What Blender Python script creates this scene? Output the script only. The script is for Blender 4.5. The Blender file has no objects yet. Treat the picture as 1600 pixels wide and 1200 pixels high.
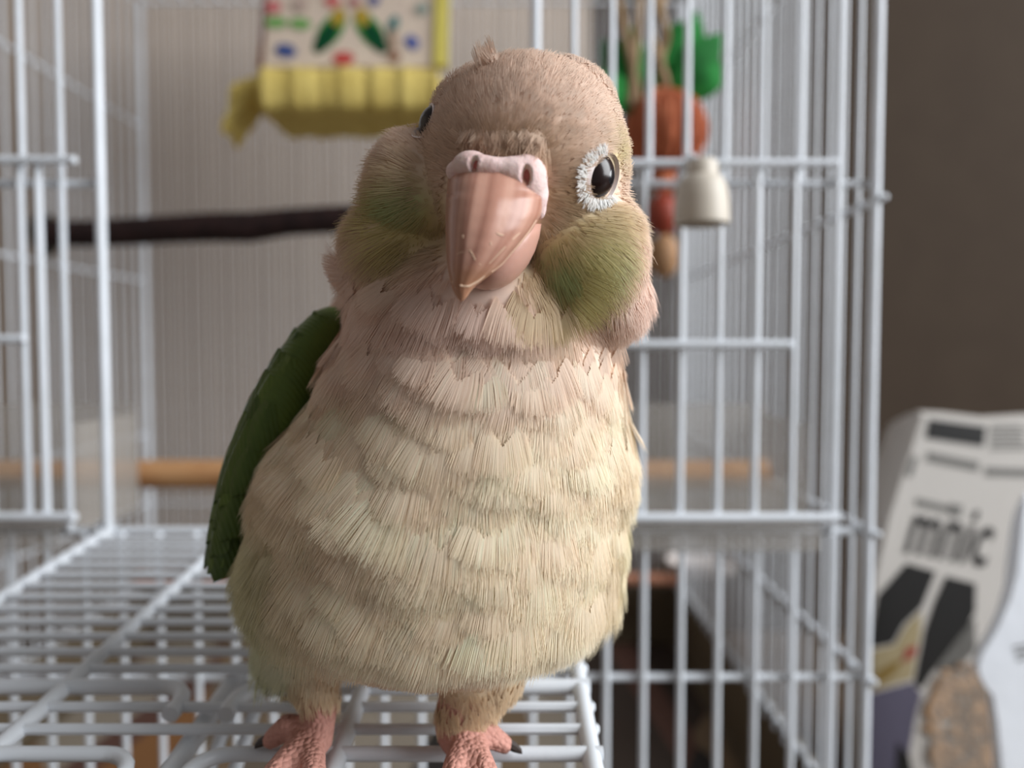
import bpy, bmesh, math, random
import numpy as np
from mathutils import Vector, Matrix
from mathutils.bvhtree import BVHTree

random.seed(7); RNG = np.random.default_rng(11)
scene = bpy.context.scene
C = scene.collection

# ------------------------------------------------------------------ camera
F = 1202.0                                   # focal length in pixels of the 1600x1200 frame
CAMH = 0.215                                 # camera height over the table
PITCH = math.radians(2.5)
FWD = Vector((0, math.cos(PITCH), -math.sin(PITCH)))
UP = Vector((0, math.sin(PITCH), math.cos(PITCH)))
RIGHT = Vector((1, 0, 0))
CAM = Vector((0, 0, CAMH))
cam_data = bpy.data.cameras.new('camera'); cam = bpy.data.objects.new('camera', cam_data); C.objects.link(cam)
cam.location = CAM; cam.rotation_euler = (math.radians(90) - PITCH, 0, 0)
cam_data.sensor_width = 36; cam_data.lens = F / 1600 * 36
cam_data.clip_start = 0.01; cam_data.clip_end = 20
cam_data.dof.use_dof = True; cam_data.dof.focus_distance = 0.114; cam_data.dof.aperture_fstop = 9.6
scene.camera = cam

# ------------------------------------------------------------------ light
world = bpy.data.worlds.new('room_light'); scene.world = world; world.use_nodes = True
bg = world.node_tree.nodes['Background']; bg.inputs[0].default_value = (0.80, 0.79, 0.80, 1); bg.inputs[1].default_value = 0.20
def area(name, loc, target, sx, sy, power, col):
    l = bpy.data.lights.new(name, 'AREA'); l.shape = 'RECTANGLE'; l.size = sx; l.size_y = sy; l.energy = power; l.color = col
    o = bpy.data.objects.new(name, l); C.objects.link(o); o.location = loc
    o.rotation_euler = (Vector(target) - Vector(loc)).to_track_quat('-Z', 'Y').to_euler()
    return o
area('window_right_offscreen', (1.40, -0.26, 0.93), (0.0, 0.15, 0.2), 1.2, 1.45, 55.0, (0.95, 0.975, 1.0))
vs = scene.view_settings
vs.view_transform = 'Standard'; vs.look = 'None'; vs.exposure = 0.0; vs.gamma = 1.0; vs.use_curve_mapping = False
try: scene.cycles.use_denoising = True
except Exception: pass

# ------------------------------------------------------------------ helpers
def lin(c):
    return tuple(((v/255)/12.92 if v/255 <= 0.04045 else ((v/255+0.055)/1.055)**2.4) for v in c)
def lin4(c): return lin(c) + (1.0,)
def P(px, py, d):                            # photo pixel at camera depth d millimetres
    d *= 0.001
    return CAM + FWD*d + RIGHT*((px-800)/F*d) + UP*((600-py)/F*d)
def PW(px, py, Y):                           # photo pixel on the upright plane at world depth Y metres
    r = FWD + RIGHT*((px-800)/F) + UP*((600-py)/F)
    return CAM + r*(Y/r.y)
def ZW(py, Y): return PW(800, py, Y).z
def put(o, parent=None, label=None, cat=None, group=None, kind=None):
    if o.name not in C.objects: C.objects.link(o)
    if parent is not None: o.parent = parent
    if label: o['label'] = label
    if cat: o['category'] = cat
    if group: o['group'] = group
    if kind: o['kind'] = kind
    return o
def thing(name, label, cat, group=None, loc=(0,0,0)):
    return put(bpy.data.objects.new(name, None), None, label, cat, group) if loc == (0,0,0) else _loc(put(bpy.data.objects.new(name, None), None, label, cat, group), loc)
def _loc(o, loc): o.location = loc; return o
def child(name, mesh, parent, **k):
    """mesh given in world coordinates; parent holds only a translation"""
    o = bpy.data.objects.new(name, mesh); put(o, parent, **k)
    if parent is not None: o.location = -world_loc(parent)
    return o
def world_loc(o):
    v = Vector(o.location)
    while o.parent is not None:
        o = o.parent; v = v + Vector(o.location)
    return v

class MB:
    def __init__(s): s.v = []; s.f = []
    def add(s, v, f):
        n = len(s.v); s.v += [tuple(x) for x in v]; s.f += [tuple(i+n for i in q) for q in f]; return s
    def tube(s, pts, r, n=10, caps=True):
        pts = [Vector(p) for p in pts]; m = len(pts)
        rs = r if isinstance(r, (list, tuple)) else [r]*m
        t0 = (pts[1]-pts[0]).normalized(); a = t0.orthogonal().normalized()
        vs_ = []
        for i, p in enumerate(pts):
            t = (pts[min(i+1, m-1)] - pts[max(i-1, 0)]).normalized()
            a = (a - t*a.dot(t)).normalized(); b = t.cross(a)
            for k in range(n):
                an = 2*math.pi*k/n; vs_.append(p + (a*math.cos(an) + b*math.sin(an))*rs[i])
        fs = [(i*n+k, i*n+(k+1) % n, (i+1)*n+(k+1) % n, (i+1)*n+k) for i in range(m-1) for k in range(n)]
        if caps:
            fs.append(tuple(reversed(range(n)))); fs.append(tuple((m-1)*n+k for k in range(n)))
        return s.add(vs_, fs)
    def rod(s, a, b, r, n=10):                # straight rod with rounded ends
        a = Vector(a); b = Vector(b); t = (b-a).normalized()
        return s.tube([a - t*r*0.0, a + t*r*0.35, b - t*r*0.35, b], [r*0.55, r, r, r*0.55], n)
    def box(s, lo, hi):
        x0, y0, z0 = lo; x1, y1, z1 = hi
        return s.add([(x0,y0,z0),(x1,y0,z0),(x1,y1,z0),(x0,y1,z0),(x0,y0,z1),(x1,y0,z1),(x1,y1,z1),(x0,y1,z1)],
                     [(0,3,2,1),(4,5,6,7),(0,1,5,4),(1,2,6,5),(2,3,7,6),(3,0,4,7)])
    def ell(s, c, rx, ry, rz, ax=None, nu=20, nv=14):
        c = Vector(c); X, Y, Z = ax if ax else (Vector((1,0,0)), Vector((0,1,0)), Vector((0,0,1)))
        vs_ = []
        for j in range(nv+1):
            th = math.pi*j/nv
            for i in range(nu):
                ph = 2*math.pi*i/nu
                vs_.append(c + X*(rx*math.sin(th)*math.cos(ph)) + Y*(ry*math.sin(th)*math.sin(ph)) + Z*(rz*math.cos(th)))
        return s.add(vs_, [(j*nu+i, (j+1)*nu+i, (j+1)*nu+(i+1) % nu, j*nu+(i+1) % nu) for j in range(nv) for i in range(nu)])
    def lathe(s, c, prof, n=28):              # profile of (radius, height)
        vs_ = [(c[0]+r*math.cos(2*math.pi*k/n), c[1]+r*math.sin(2*math.pi*k/n), c[2]+h) for r, h in prof for k in range(n)]
        return s.add(vs_, [(i*n+k, i*n+(k+1) % n, (i+1)*n+(k+1) % n, (i+1)*n+k) for i in range(len(prof)-1) for k in range(n)])
    def slab(s, front, off):                  # polygon (world points) extruded by a vector
        n = len(front); off = Vector(off)
        vs_ = [Vector(p) for p in front] + [Vector(p)+off for p in front]
        return s.add(vs_, [tuple(range(n)), tuple(reversed(range(n, 2*n)))] + [(i, n+i, n+(i+1) % n, (i+1) % n) for i in range(n)])
    def mesh(s, name, mat, smooth=True):
        me = bpy.data.meshes.new(name); me.from_pydata(s.v, [], s.f); me.update()
        bm = bmesh.new(); bm.from_mesh(me); bmesh.ops.recalc_face_normals(bm, faces=bm.faces)
        bmesh.ops.remove_doubles(bm, verts=bm.verts, dist=1e-7); bm.to_mesh(me); bm.free()
        if mat: me.materials.append(mat)
        for p in me.polygons: p.use_smooth = smooth
        if smooth:
            try: me.set_sharp_from_angle(angle=math.radians(40))
            except Exception: pass
        return me

def remesh(name, mb, voxel, iters, mat):
    me = mb.mesh(name+'_raw', None); o = bpy.data.objects.new('tmp', me); C.objects.link(o)
    m = o.modifiers.new('r', 'REMESH'); m.mode = 'VOXEL'; m.voxel_size = voxel; m.use_smooth_shade = True
    if iters:
        k = o.modifiers.new('s', 'SMOOTH'); k.factor = 0.5; k.iterations = iters
    dg = bpy.context.evaluated_depsgraph_get(); ev = o.evaluated_get(dg)
    out = bpy.data.meshes.new_from_object(ev); out.name = name
    bpy.data.objects.remove(o); bpy.data.meshes.remove(me)
    out.materials.clear(); out.materials.append(mat)
    for p in out.polygons: p.use_smooth = True
    return out

# ------------------------------------------------------------------ materials
def mat(name, col, rough=0.5, spec=0.5, noise=None, bump=None, **kw):
    """noise = (scale, colour2, amount); bump = (scale, strength, distance)"""
    m = bpy.data.materials.new(name); m.use_nodes = True; nt = m.node_tree; b = nt.nodes['Principled BSDF']
    b.inputs['Base Color'].default_value = lin4(col); b.inputs['Roughness'].default_value = rough
    b.inputs['Specular IOR Level'].default_value = spec
    for k, v in kw.items(): b.inputs[k.replace('_', ' ')].default_value = v
    tc = nt.nodes.new('ShaderNodeTexCoord')
    if noise:
        n = nt.nodes.new('ShaderNodeTexNoise'); n.inputs['Scale'].default_value = noise[0]; n.inputs['Detail'].default_value = 4
        nt.links.new(tc.outputs['Object'], n.inputs['Vector'])
        r = nt.nodes.new('ShaderNodeMapRange'); r.inputs[1].default_value = 0.35; r.inputs[2].default_value = 0.65; r.inputs[4].default_value = noise[2]
        nt.links.new(n.outputs['Fac'], r.inputs[0])
        mx = nt.nodes.new('ShaderNodeMix'); mx.data_type = 'RGBA'
        mx.inputs[6].default_value = lin4(col); mx.inputs[7].default_value = lin4(noise[1])
        nt.links.new(r.outputs[0], mx.inputs[0]); nt.links.new(mx.outputs[2], b.inputs['Base Color'])
    if bump:
        n = nt.nodes.new('ShaderNodeTexNoise'); n.inputs['Scale'].default_value = bump[0]; n.inputs['Detail'].default_value = 3
        nt.links.new(tc.outputs['Object'], n.inputs['Vector'])
        bp = nt.nodes.new('ShaderNodeBump'); bp.inputs['Strength'].default_value = bump[1]; bp.inputs['Distance'].default_value = bump[2]
        nt.links.new(n.outputs['Fac'], bp.inputs['Height']); nt.links.new(bp.outputs[0], b.inputs['Normal'])
    return m

def attr_mat(name, rough, spec, transl=0.0, scales=False, gain=1.0):
    """colour from the vertex colour attribute Col (pigment)"""
    m = bpy.data.materials.new(name); m.use_nodes = True; nt = m.node_tree; b = nt.nodes['Principled BSDF']
    a = nt.nodes.new('ShaderNodeAttribute'); a.attribute_name = 'Col'
    nt.links.new(a.outputs['Color'], b.inputs['Base Color'])
    b.inputs['Roughness'].default_value = rough; b.inputs['Specular IOR Level'].default_value = spec
    out = nt.nodes['Material Output']
    if scales:
        tc = nt.nodes.new('ShaderNodeTexCoord'); v = nt.nodes.new('ShaderNodeTexVoronoi'); v.inputs['Scale'].default_value = 1100
        nt.links.new(tc.outputs['Object'], v.inputs['Vector'])
        k = nt.nodes.new('ShaderNodeAttribute'); k.attribute_name = 'leg'
        mu = nt.nodes.new('ShaderNodeMath'); mu.operation = 'MULTIPLY'
        nt.links.new(v.outputs['Distance'], mu.inputs[0]); nt.links.new(k.outputs['Fac'], mu.inputs[1])
        bp = nt.nodes.new('ShaderNodeBump'); bp.inputs['Strength'].default_value = 0.9; bp.inputs['Distance'].default_value = 0.0005; bp.invert = True
        nt.links.new(mu.outputs[0], bp.inputs['Height']); nt.links.new(bp.outputs[0], b.inputs['Normal'])
    if transl:
        t = nt.nodes.new('ShaderNodeBsdfTranslucent'); nt.links.new(a.outputs['Color'], t.inputs[0])
        mx = nt.nodes.new('ShaderNodeMixShader'); mx.inputs[0].default_value = transl
        nt.links.new(b.outputs[0], mx.inputs[1]); nt.links.new(t.outputs[0], mx.inputs[2]); nt.links.new(mx.outputs[0], out.inputs[0])
    return m

def clear_plastic(name, col, opac, rough):
    m = bpy.data.materials.new(name); m.use_nodes = True; nt = m.node_tree; b = nt.nodes['Principled BSDF']
    b.inputs['Base Color'].default_value = lin4(col); b.inputs['Roughness'].default_value = rough
    t = nt.nodes.new('ShaderNodeBsdfTransparent'); mx = nt.nodes.new('ShaderNodeMixShader'); mx.inputs[0].default_value = opac
    nt.links.new(t.outputs[0], mx.inputs[1]); nt.links.new(b.outputs[0], mx.inputs[2]); nt.links.new(mx.outputs[0], nt.nodes['Material Output'].inputs[0])
    return m

M = {}
M['wire'] = mat('white_coated_wire', (226, 231, 238), 0.38, 0.5, noise=(60, (205, 210, 214), 0.5), bump=(900, 0.12, 0.0002))
M['plastic'] = clear_plastic('clear_feeder_plastic', (188, 182, 174), 0.30, 0.25)
M['dowel'] = mat('pale_wood_dowel', (205, 158, 112), 0.6, 0.3, noise=(50, (180, 128, 84), 0.8))
M['branch'] = mat('dark_branch', (44, 27, 25), 0.7, 0.25, noise=(90, (26, 15, 15), 0.8), bump=(160, 0.6, 0.002))
M['yellow'] = mat('yellow_fleece', (230, 208, 124), 0.9, 0.1, noise=(70, (212, 186, 102), 0.7), bump=(240, 0.5, 0.002))
M['cream_cloth'] = mat('cream_print_cloth', (222, 205, 186), 0.9, 0.1, noise=(90, (212, 192, 178), 0.6))
M['tray'] = mat('dark_tray_plastic', (108, 96, 78), 0.5, 0.3, noise=(20, (94, 82, 66), 0.7))
M['table'] = mat('brown_table_wood', (92, 76, 60), 0.5, 0.3, noise=(14, (72, 58, 46), 0.8))
M['brown_wall'] = mat('brown_wall_paint', (64, 53, 43), 0.8, 0.15, noise=(30, (59, 48, 39), 0.6), bump=(250, 0.15, 0.001))

# back wall: beige vinyl paper with fine upright ribs
m = bpy.data.materials.new('beige_ribbed_wallpaper'); m.use_nodes = True; nt = m.node_tree; b = nt.nodes['Principled BSDF']
b.inputs['Roughness'].default_value = 0.85; b.inputs['Specular IOR Level'].default_value = 0.15
tc = nt.nodes.new('ShaderNodeTexCoord'); w = nt.nodes.new('ShaderNodeTexWave'); w.bands_direction = 'X'; w.inputs['Scale'].default_value = 46
w.inputs['Distortion'].default_value = 0.4; nt.links.new(tc.outputs['Object'], w.inputs['Vector'])
mx = nt.nodes.new('ShaderNodeMix'); mx.data_type = 'RGBA'; mx.inputs[6].default_value = lin4((172, 156, 142)); mx.inputs[7].default_value = lin4((184, 169, 155))
nt.links.new(w.outputs['Fac'], mx.inputs[0]); nt.links.new(mx.outputs[2], b.inputs['Base Color'])
bp = nt.nodes.new('ShaderNodeBump'); bp.inputs['Strength'].default_value = 0.3; bp.inputs['Distance'].default_value = 0.001
nt.links.new(w.outputs['Fac'], bp.inputs['Height']); nt.links.new(bp.outputs[0], b.inputs['Normal'])
M['wall'] = m

# ------------------------------------------------------------------ room
FRONT = 0.249; BACK = 0.540; XR = 0.1164; XL = -0.257
WALLY = 0.60
child('floor', MB().box((-1.4, -1.4, -0.78), (1.4, WALLY+0.03, -0.75)).mesh('floor', M['table'], False), None, kind='structure', label='brown wooden floor under the cabinet')
child('wall_left', MB().box((-1.43, -1.4, -0.75), (-1.4, WALLY+0.03, 1.6)).mesh('wall_left', M['wall'], False), None, kind='structure', label='beige wall at the side of the room')
child('wall_back', MB().box((-1.4, WALLY, -0.75), (0.06, WALLY+0.03, 1.6)).mesh('wall_back', M['wall'], False), None, kind='structure', label='beige grey wall with fine upright ribs behind the cage')
child('wall_right', MB().box((0.06, WALLY, -0.75), (1.4, WALLY+0.03, 1.6)).mesh('wall_right', M['brown_wall'], False), None, kind='structure', label='plain dark brown wall behind the seed bag')
tb = thing('cabinet', 'brown wooden cabinet that the cage and the seed bag stand on', 'cabinet', loc=(0.07, 0.28, -0.75))
child('top_board', MB().box((-0.6, -0.03, -0.02), (0.75, WALLY-0.021, 0.0)).mesh('top_board', M['table'], False), tb)
child('body', MB().box((-0.58, -0.01, -0.75), (0.73, WALLY-0.022, -0.02)).mesh('cabinet_body', M['table'], False), tb)
for x0 in (-0.57, 0.08): child('door', MB().box((x0, -0.026, -0.73), (x0+0.64, -0.0102, -0.03)).mesh('cabinet_door', M['table'], False), tb)

# ------------------------------------------------------------------ cage
R_W = 0.00118
TOP = CAMH + 0.240; BASE = CAMH - 0.168
cage = thing('bird_cage', 'white wire bird cage with its large front door folded down', 'cage', loc=(XL/2+XR/2, (FRONT+BACK)/2, 0.0))
_wire_cache = {}
def wire(a, b, parent, name='wire', r=R_W, n=8):
    """one straight wire as its own object sharing mesh data with wires of the same length and direction"""
    a = Vector(a); b = Vector(b); d = b - a
    key = (round(d.x, 4), round(d.y, 4), round(d.z, 4), r)
    if key not in _wire_cache:
        _wire_cache[key] = MB().rod((0,0,0), d, r, n).mesh('wire', M['wire'])
    o = bpy.data.objects.new(name, _wire_cache[key]); put(o, parent); o.location = a - world_loc(parent); return o

zh = ZW(832, FRONT)        # hinge bar
z285 = ZW(285, FRONT); z1062 = ZW(1062, FRONT)
Zside = [CAMH+0.156, CAMH+0.0487, zh, z1062]
OPX0, OPX1 = -0.132, 0.0075                   # door opening
OPTOP = CAMH + 0.118
# front: posts and cross bars are the frame, upright wires are its pieces
fr = MB()
for x in (XL, XR): fr.rod((x, FRONT, BASE), (x, FRONT, TOP), 0.0017)
for z in (TOP, BASE+0.004): fr.rod((XL, FRONT, z), (XR, FRONT, z), 0.0016)
yb = FRONT + 0.0022
fr.rod((XL, yb, z1062), (XR+0.002, yb, z1062), 0.0013)
fr.rod((XL, yb, zh), (XR, yb, zh), 0.0014)
fr.rod((XL, yb, z285), (OPX0, yb, z285), 0.0012); fr.rod((PW(880, 0, FRONT).x, yb, z285), (XR, yb, z285), 0.0012)
fr.rod((OPX0-0.004, yb, OPTOP), (OPX1+0.004, yb, OPTOP), 0.0014)
for x in (OPX0, OPX1): fr.rod((x, FRONT, zh-0.002), (x, FRONT, TOP), 0.0017)
front = child('front_frame', fr.mesh('front_frame', M['wire']), cage)
for k in range(31):                            # lower strip, right across
    x = XR - 0.0122*k
    if x < XL: break
    if k: wire((x, FRONT, BASE), (x, FRONT, zh), front)
hr0, hr1 = 0.0196, 0.0925                      # right hatch opening
for k in range(1, 9):
    x = XR - 0.0121*k
    if hr0 < x < hr1+0.002: wire((x, FRONT, z285), (x, FRONT, TOP), front)
    else: wire((x, FRONT, zh), (x, FRONT, TOP), front)
for k in range(1, 11):
    x = OPX0 - 0.0123*k
    if x < XL+0.004: break
    if k in (1, 10): wire((x, FRONT, zh), (x, FRONT, TOP), front)
    else: wire((x, FRONT, z285), (x, FRONT, TOP), front)
for k in range(1, 11):
    x = OPX0 + 0.0125*k
    wire((x, FRONT, OPTOP), (x, FRONT, TOP), front)
# sides, back, top
def side(x, name):
    m_ = MB()
    for z in Zside + [TOP, BASE+0.004]:
        s = 1 if x > 0 else -1
        m_.rod((x+s*0.0020, FRONT-0.003, z), (x+s*0.0020, BACK, z), 0.0011)
    m_.rod((x, BACK, BASE), (x, BACK, TOP), 0.0019)
    p = child(name, m_.mesh(name, M['wire']), cage)
    n = int((BACK-FRONT)/0.0122)
    for k in range(1, n+1): wire((x, FRONT+0.0122*k, BASE), (x, FRONT+0.0122*k, TOP), p, r=0.00085)
    return p
side(XR, 'side_frame'); side(XL, 'side_frame')
m_ = MB()
for z in (TOP, BASE+0.004): m_.rod((XL, BACK+0.002, z), (XR, BACK+0.002, z), 0.0012)
for x in (XL+0.001, XR-0.001): m_.rod((x, BACK+0.002, BASE+0.003), (x, BACK+0.002, TOP+0.001), 0.0012)
bk = child('back_frame', m_.mesh('back_frame', M['wire']), cage)
for z in Zside[3:]: wire((XL, BACK+0.002, z), (XR, BACK+0.002, z), bk, 'cross_bar', 0.0009)
nbk = 45
for k in range(1, nbk):
    x = XL + (XR-XL)*k/nbk; wire((x, BACK, BASE), (x, BACK, TOP), bk, r=0.00062)
m_ = MB()
for y in (FRONT+0.1, FRONT+0.2): m_.rod((XL, y, TOP+0.0025), (XR, y, TOP+0.0025), 0.0015)
tp = child('top_frame', m_.mesh('top_frame', M['wire']), cage)
for k in range(1, 31):
    x = XR - 0.0122*k
    if x > XL+0.003: wire((x, FRONT, TOP), (x, BACK, TOP), tp)
# base tray
T = 0.003
m_ = MB()
ty = CAMH - 0.166
m_.box((XL-0.004, FRONT-0.004, 0.0), (XR+0.004, BACK+0.006, 0.006))
m_.box((XL-0.004, FRONT-0.004, 0.0), (XR+0.004, FRONT-0.001, ty)); m_.box((XL-0.004, BACK+0.003, 0.0), (XR+0.004, BACK+0.006, ty))
m_.box((XL-0.007, FRONT-0.004, 0.0), (XL-0.004, BACK+0.006, ty)); m_.box((XR+0.004, FRONT-0.004, 0.0), (XR+0.007, BACK+0.006, ty))
tray = child('base_tray', m_.mesh('base_tray', M['tray'], False), cage, label='dark plastic base tray')

# folded-down door: bars along the hinge on four long rods, sloping a little towards the viewer
def plat(Y):                                   # height of the door plane at world depth Y
    a = PW(800, 832, 0.2476); d = 94597.0/(1198-450)/1000
    b2 = PW(800, 1198, d)
    return a.z + (Y - a.y)*(b2.z-a.z)/(b2.y-a.y)
DX0, DX1 = -0.132, 0.0137
rods = [-0.132, -0.090, -0.030, 0.0137]
dy0, dy1 = 0.078, FRONT - 0.001
m_ = MB(); rr = 0.0017
for x in rods: m_.rod((x, dy0, plat(dy0)-0.0002), (x, dy1, plat(dy1)-0.0002), rr)
door = child('drop_door', m_.mesh('drop_door', M['wire']), cage, label='folded-down front door of white wire')
CXD = (DX0+DX1)/2
def notch_bar(Y, r):
    for s, x0 in ((-1, DX0-0.002), (1, DX1+0.002)):
        xe = CXD + s*0.0052
        pts = [Vector((x0, Y, plat(Y))), Vector((xe + s*0.006, Y, plat(Y)))]
        for k in range(1, 7):
            a = k/6*math.pi/2
            pts.append(Vector((xe + s*0.006*(1-math.sin(a)), Y - 0.006*(1-math.cos(a)), 0)))
        pts.append(Vector((xe, Y - 0.010, 0)))
        for p in pts: p.z = plat(p.y)
        child('door_bar', MB().tube(pts, r, 10).mesh('door_bar', M['wire']), door)
step = 0.00735
for k in range(1, 23):
    Y = 0.2476 - step*k
    if Y < dy0 + 0.002: break
    if k in (13, 16): notch_bar(Y, 0.00165 if k == 13 else 0.00135)
    elif k > 16:
        for x0, x1 in ((DX0-0.0022, CXD-0.007), (CXD+0.007, DX1+0.0022)): wire((x0, Y, plat(Y)), (x1, Y, plat(Y)), door, 'door_bar', 0.0011)
    else: wire((DX0-0.0022, Y, plat(Y)), (DX1+0.0022, Y, plat(Y)), door, 'door_bar', 0.00105)
m_ = MB().rod((CXD, 0.10, plat(0.10)-0.0033), (CXD, 0.166, plat(0.166)-0.0033), 0.0019)
latch = child('latch_rod', m_.mesh('latch_rod', M['wire']), door)
pts = []
a1 = Vector((CXD+0.001, 0.163, plat(0.163)-0.004)); b1 = Vector((CXD-0.0015, 0.150, plat(0.15)-0.0165))
for k in range(6): pts.append(a1.lerp(b1, k/5))
for k in range(1, 7): an = math.pi*k/6; pts.append(b1 + Vector((0.0026*(1-math.cos(an)), -0.0008, -0.0026*math.sin(an))))
for k in range(1, 6): pts.append((b1+Vector((0.0052, 0, 0))).lerp(a1+Vector((0.005, 0, 0)), k/5))
child('latch_loop', MB().tube(pts, 0.0014, 10).mesh('latch_loop', M['wire']), latch)
# hinge loops
for x in (DX0, DX1):
    pts = [Vector((x-0.002+0.001*math.sin(k), FRONT+0.0022+0.0030*math.cos(2*math.pi*k/12), zh+0.0030*math.sin(2*math.pi*k/12))) for k in range(13)]
    child('hinge_loop', MB().tube(pts, 0.0011, 8).mesh('hinge_loop', M['wire']), door)

# sliding hatches in front of the feeder openings
def hatch(xs, x0, x1, ytop, ybot, ymid, xm0, xm1, label):
    Y = FRONT - 0.0035
    h = child('sliding_hatch', MB().rod(PW(x0, ybot, Y-0.002), PW(x1, ybot, Y-0.002), 0.0016).mesh('sliding_hatch', M['wire']), cage, label=label)
    for py, a, b_ in ((ytop, x0, x1), (ymid, xm0, xm1)):
        child('hatch_bar', MB().rod(PW(a, py, Y-0.002), PW(b_, py, Y-0.002), 0.00135).mesh('hatch_bar', M['wire']), h)
    for x in xs:
        X = PW(x, 600, Y).x
        wire((X, Y, ZW(ybot, Y)), (X, Y, ZW(ytop, Y)), h, r=0.0013)
hatch([890, 946, 1003, 1063, 1122, 1180, 1238], 872, 1312, 255, 809, 538, 885, 1238, 'sliding feeder hatch on the side of the post')
hatch([68, 40, -18, -77, -136, -195, -254], -310, 120, 250, 808, 530, -260, 42, 'sliding feeder hatch beside the branch perch')

# ------------------------------------------------------------------ things in and on the cage
def feeder(x0, x1, label):
    y0, y1 = FRONT+0.007, FRONT+0.052
    zt, zb = ZW(640, FRONT+0.02), ZW(846, FRONT)
    root = thing('feeder_cup', label, 'feeder', 'clear cups behind the hatches', loc=((x0+x1)/2, (y0+y1)/2, zb))
    t = 0.0014
    m_ = MB().box((x0, y0, zb), (x1, y1, zb+t)); m_.box((x0, y0, zb), (x1, y0+t, zt-0.022)); m_.box((x0, y1-t, zb), (x1, y1, zt))
    m_.box((x0, y0+t, zb), (x0+t, y1-t, zt-0.004)); m_.box((x1-t, y0+t, zb), (x1, y1-t, zt-0.004))
    child('cup', m_.mesh('cup', M['plastic'], False), root)
    m_ = MB().box((x0-0.0005, FRONT-0.0028, zh+0.0018), (x1+0.0005, y0+0.0007, zh+0.0030)).box((x0-0.0005, FRONT-0.0036, zh-0.0050), (x1+0.0005, FRONT-0.0027, zh+0.0030))
    child('ledge', m_.mesh('ledge', M['plastic'], False), root)
feeder(0.021, 0.099, 'clear plastic feeder cup behind the hatch under the cream bell')
feeder(-0.228, -0.147, 'clear plastic feeder cup behind the hatch under the dark branch')

# straight dowel
Yd = 0.345; zd = ZW(741, Yd)
d_ = thing('dowel_perch', 'pale round wooden dowel perch spanning the cage', 'perch', loc=(0, Yd, zd))
child('dowel', MB().tube([(XL+0.002, Yd, zd), (-0.1, Yd, zd), (0.0, Yd, zd), (XR-0.002, Yd, zd)], 0.0064, 18).mesh('dowel', M['dowel']), d_)
for x in (XL+0.006, XR-0.006): child('end_cap', MB().tube([(x-0.003, Yd, zd), (x+0.003, Yd, zd)], 0.0072, 18).mesh('end_cap', M['dowel']), d_)
Yl = 0.515; zl = ZW(905, Yl)
d_ = thing('low_dowel_perch', 'thin reddish wooden dowel low at the back of the cage', 'perch', loc=(0, Yl, zl))
M['pinkwood'] = mat('reddish_dowel', (196, 140, 112), 0.6, 0.3, noise=(50, (170, 116, 92), 0.8))
child('dowel', MB().tube([(XL+0.002, Yl, zl), (0, Yl, zl), (XR-0.002, Yl, zl)], 0.0040, 14).mesh('dowel', M['pinkwood']), d_)
for x in (XL+0.005, XR-0.005): child('end_cap', MB().tube([(x-0.002, Yl, zl), (x+0.002, Yl, zl)], 0.0047, 14).mesh('end_cap', M['pinkwood']), d_)
# branch
Yb = 0.417
bp_ = [(68, 366, 8.2), (78, 364, 7.2), (130, 365, 7.0), (200, 362, 7.4), (270, 358, 7.6), (330, 355, 7.9), (390, 355, 8.2), (450, 347, 7.2), (520, 343, 7.4), (620, 338, 6.8), (720, 330, 6.0), (760, 326, 3.5)]
br = thing('branch_perch', 'dark brown natural branch perch screwed to the cage side', 'perch', loc=tuple(PW(58, 366, Yb)))
child('branch', MB().tube([PW(x, y, Yb+0.002*math.sin(x*0.05)) for x, y, r in bp_], [r*0.001 for x, y, r in bp_], 14).mesh('branch', M['branch']), br)
M['dark'] = mat('black_washer', (28, 34, 30), 0.5)
a = PW(62, 366, Yb); child('washer', MB().tube([a+Vector((0.0010, 0, 0)), a+Vector((0.0040, 0, 0))], 0.0115, 18).mesh('washer', M['dark']), br)

# little dish resting on the low perch
Yq = 0.522; za, zb2 = ZW(893, Yq), ZW(874, Yq); xa, xb = PW(1042, 880, Yq).x, PW(1150, 880, Yq).x
dish = thing('food_dish', 'small pale plastic dish resting on the thin reddish dowel', 'dish', loc=((xa+xb)/2, Yq, za))
M['dish'] = mat('pale_dish_plastic', (206, 196, 190), 0.4, 0.4)
v = []; rim = [(0.80, 0.0), (0.94, 0.5), (1.0, 1.0), (0.95, 1.0), (0.88, 0.5), (0.75, 0.15)]
for f_, h_ in rim:
    for k in range(32):
        an = 2*math.pi*k/32; v.append(((xa+xb)/2 + f_*(xb-xa)/2*math.copysign(abs(math.cos(an))**0.5, math.cos(an)), Yq + f_*0.0155*math.copysign(abs(math.sin(an))**0.5, math.sin(an)), za + (zb2-za)*h_))
child('bowl', MB().add(v, [(i*32+k, i*32+(k+1) % 32, (i+1)*32+(k+1) % 32, (i+1)*32+k) for i in range(5) for k in range(32)] + [tuple(range(32)), tuple(160+k for k in range(32))]).mesh('bowl', M['dish']), dish)
for x in ((xa*0.7+xb*0.3), (xa*0.3+xb*0.7)): child('hook', MB().tube([(x, Yq+0.014, zb2-0.001), (x, BACK-0.001, zb2+0.004), (x, BACK+0.003, zb2+0.003)], 0.0008, 6).mesh('hook', M['wire']), dish)

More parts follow.
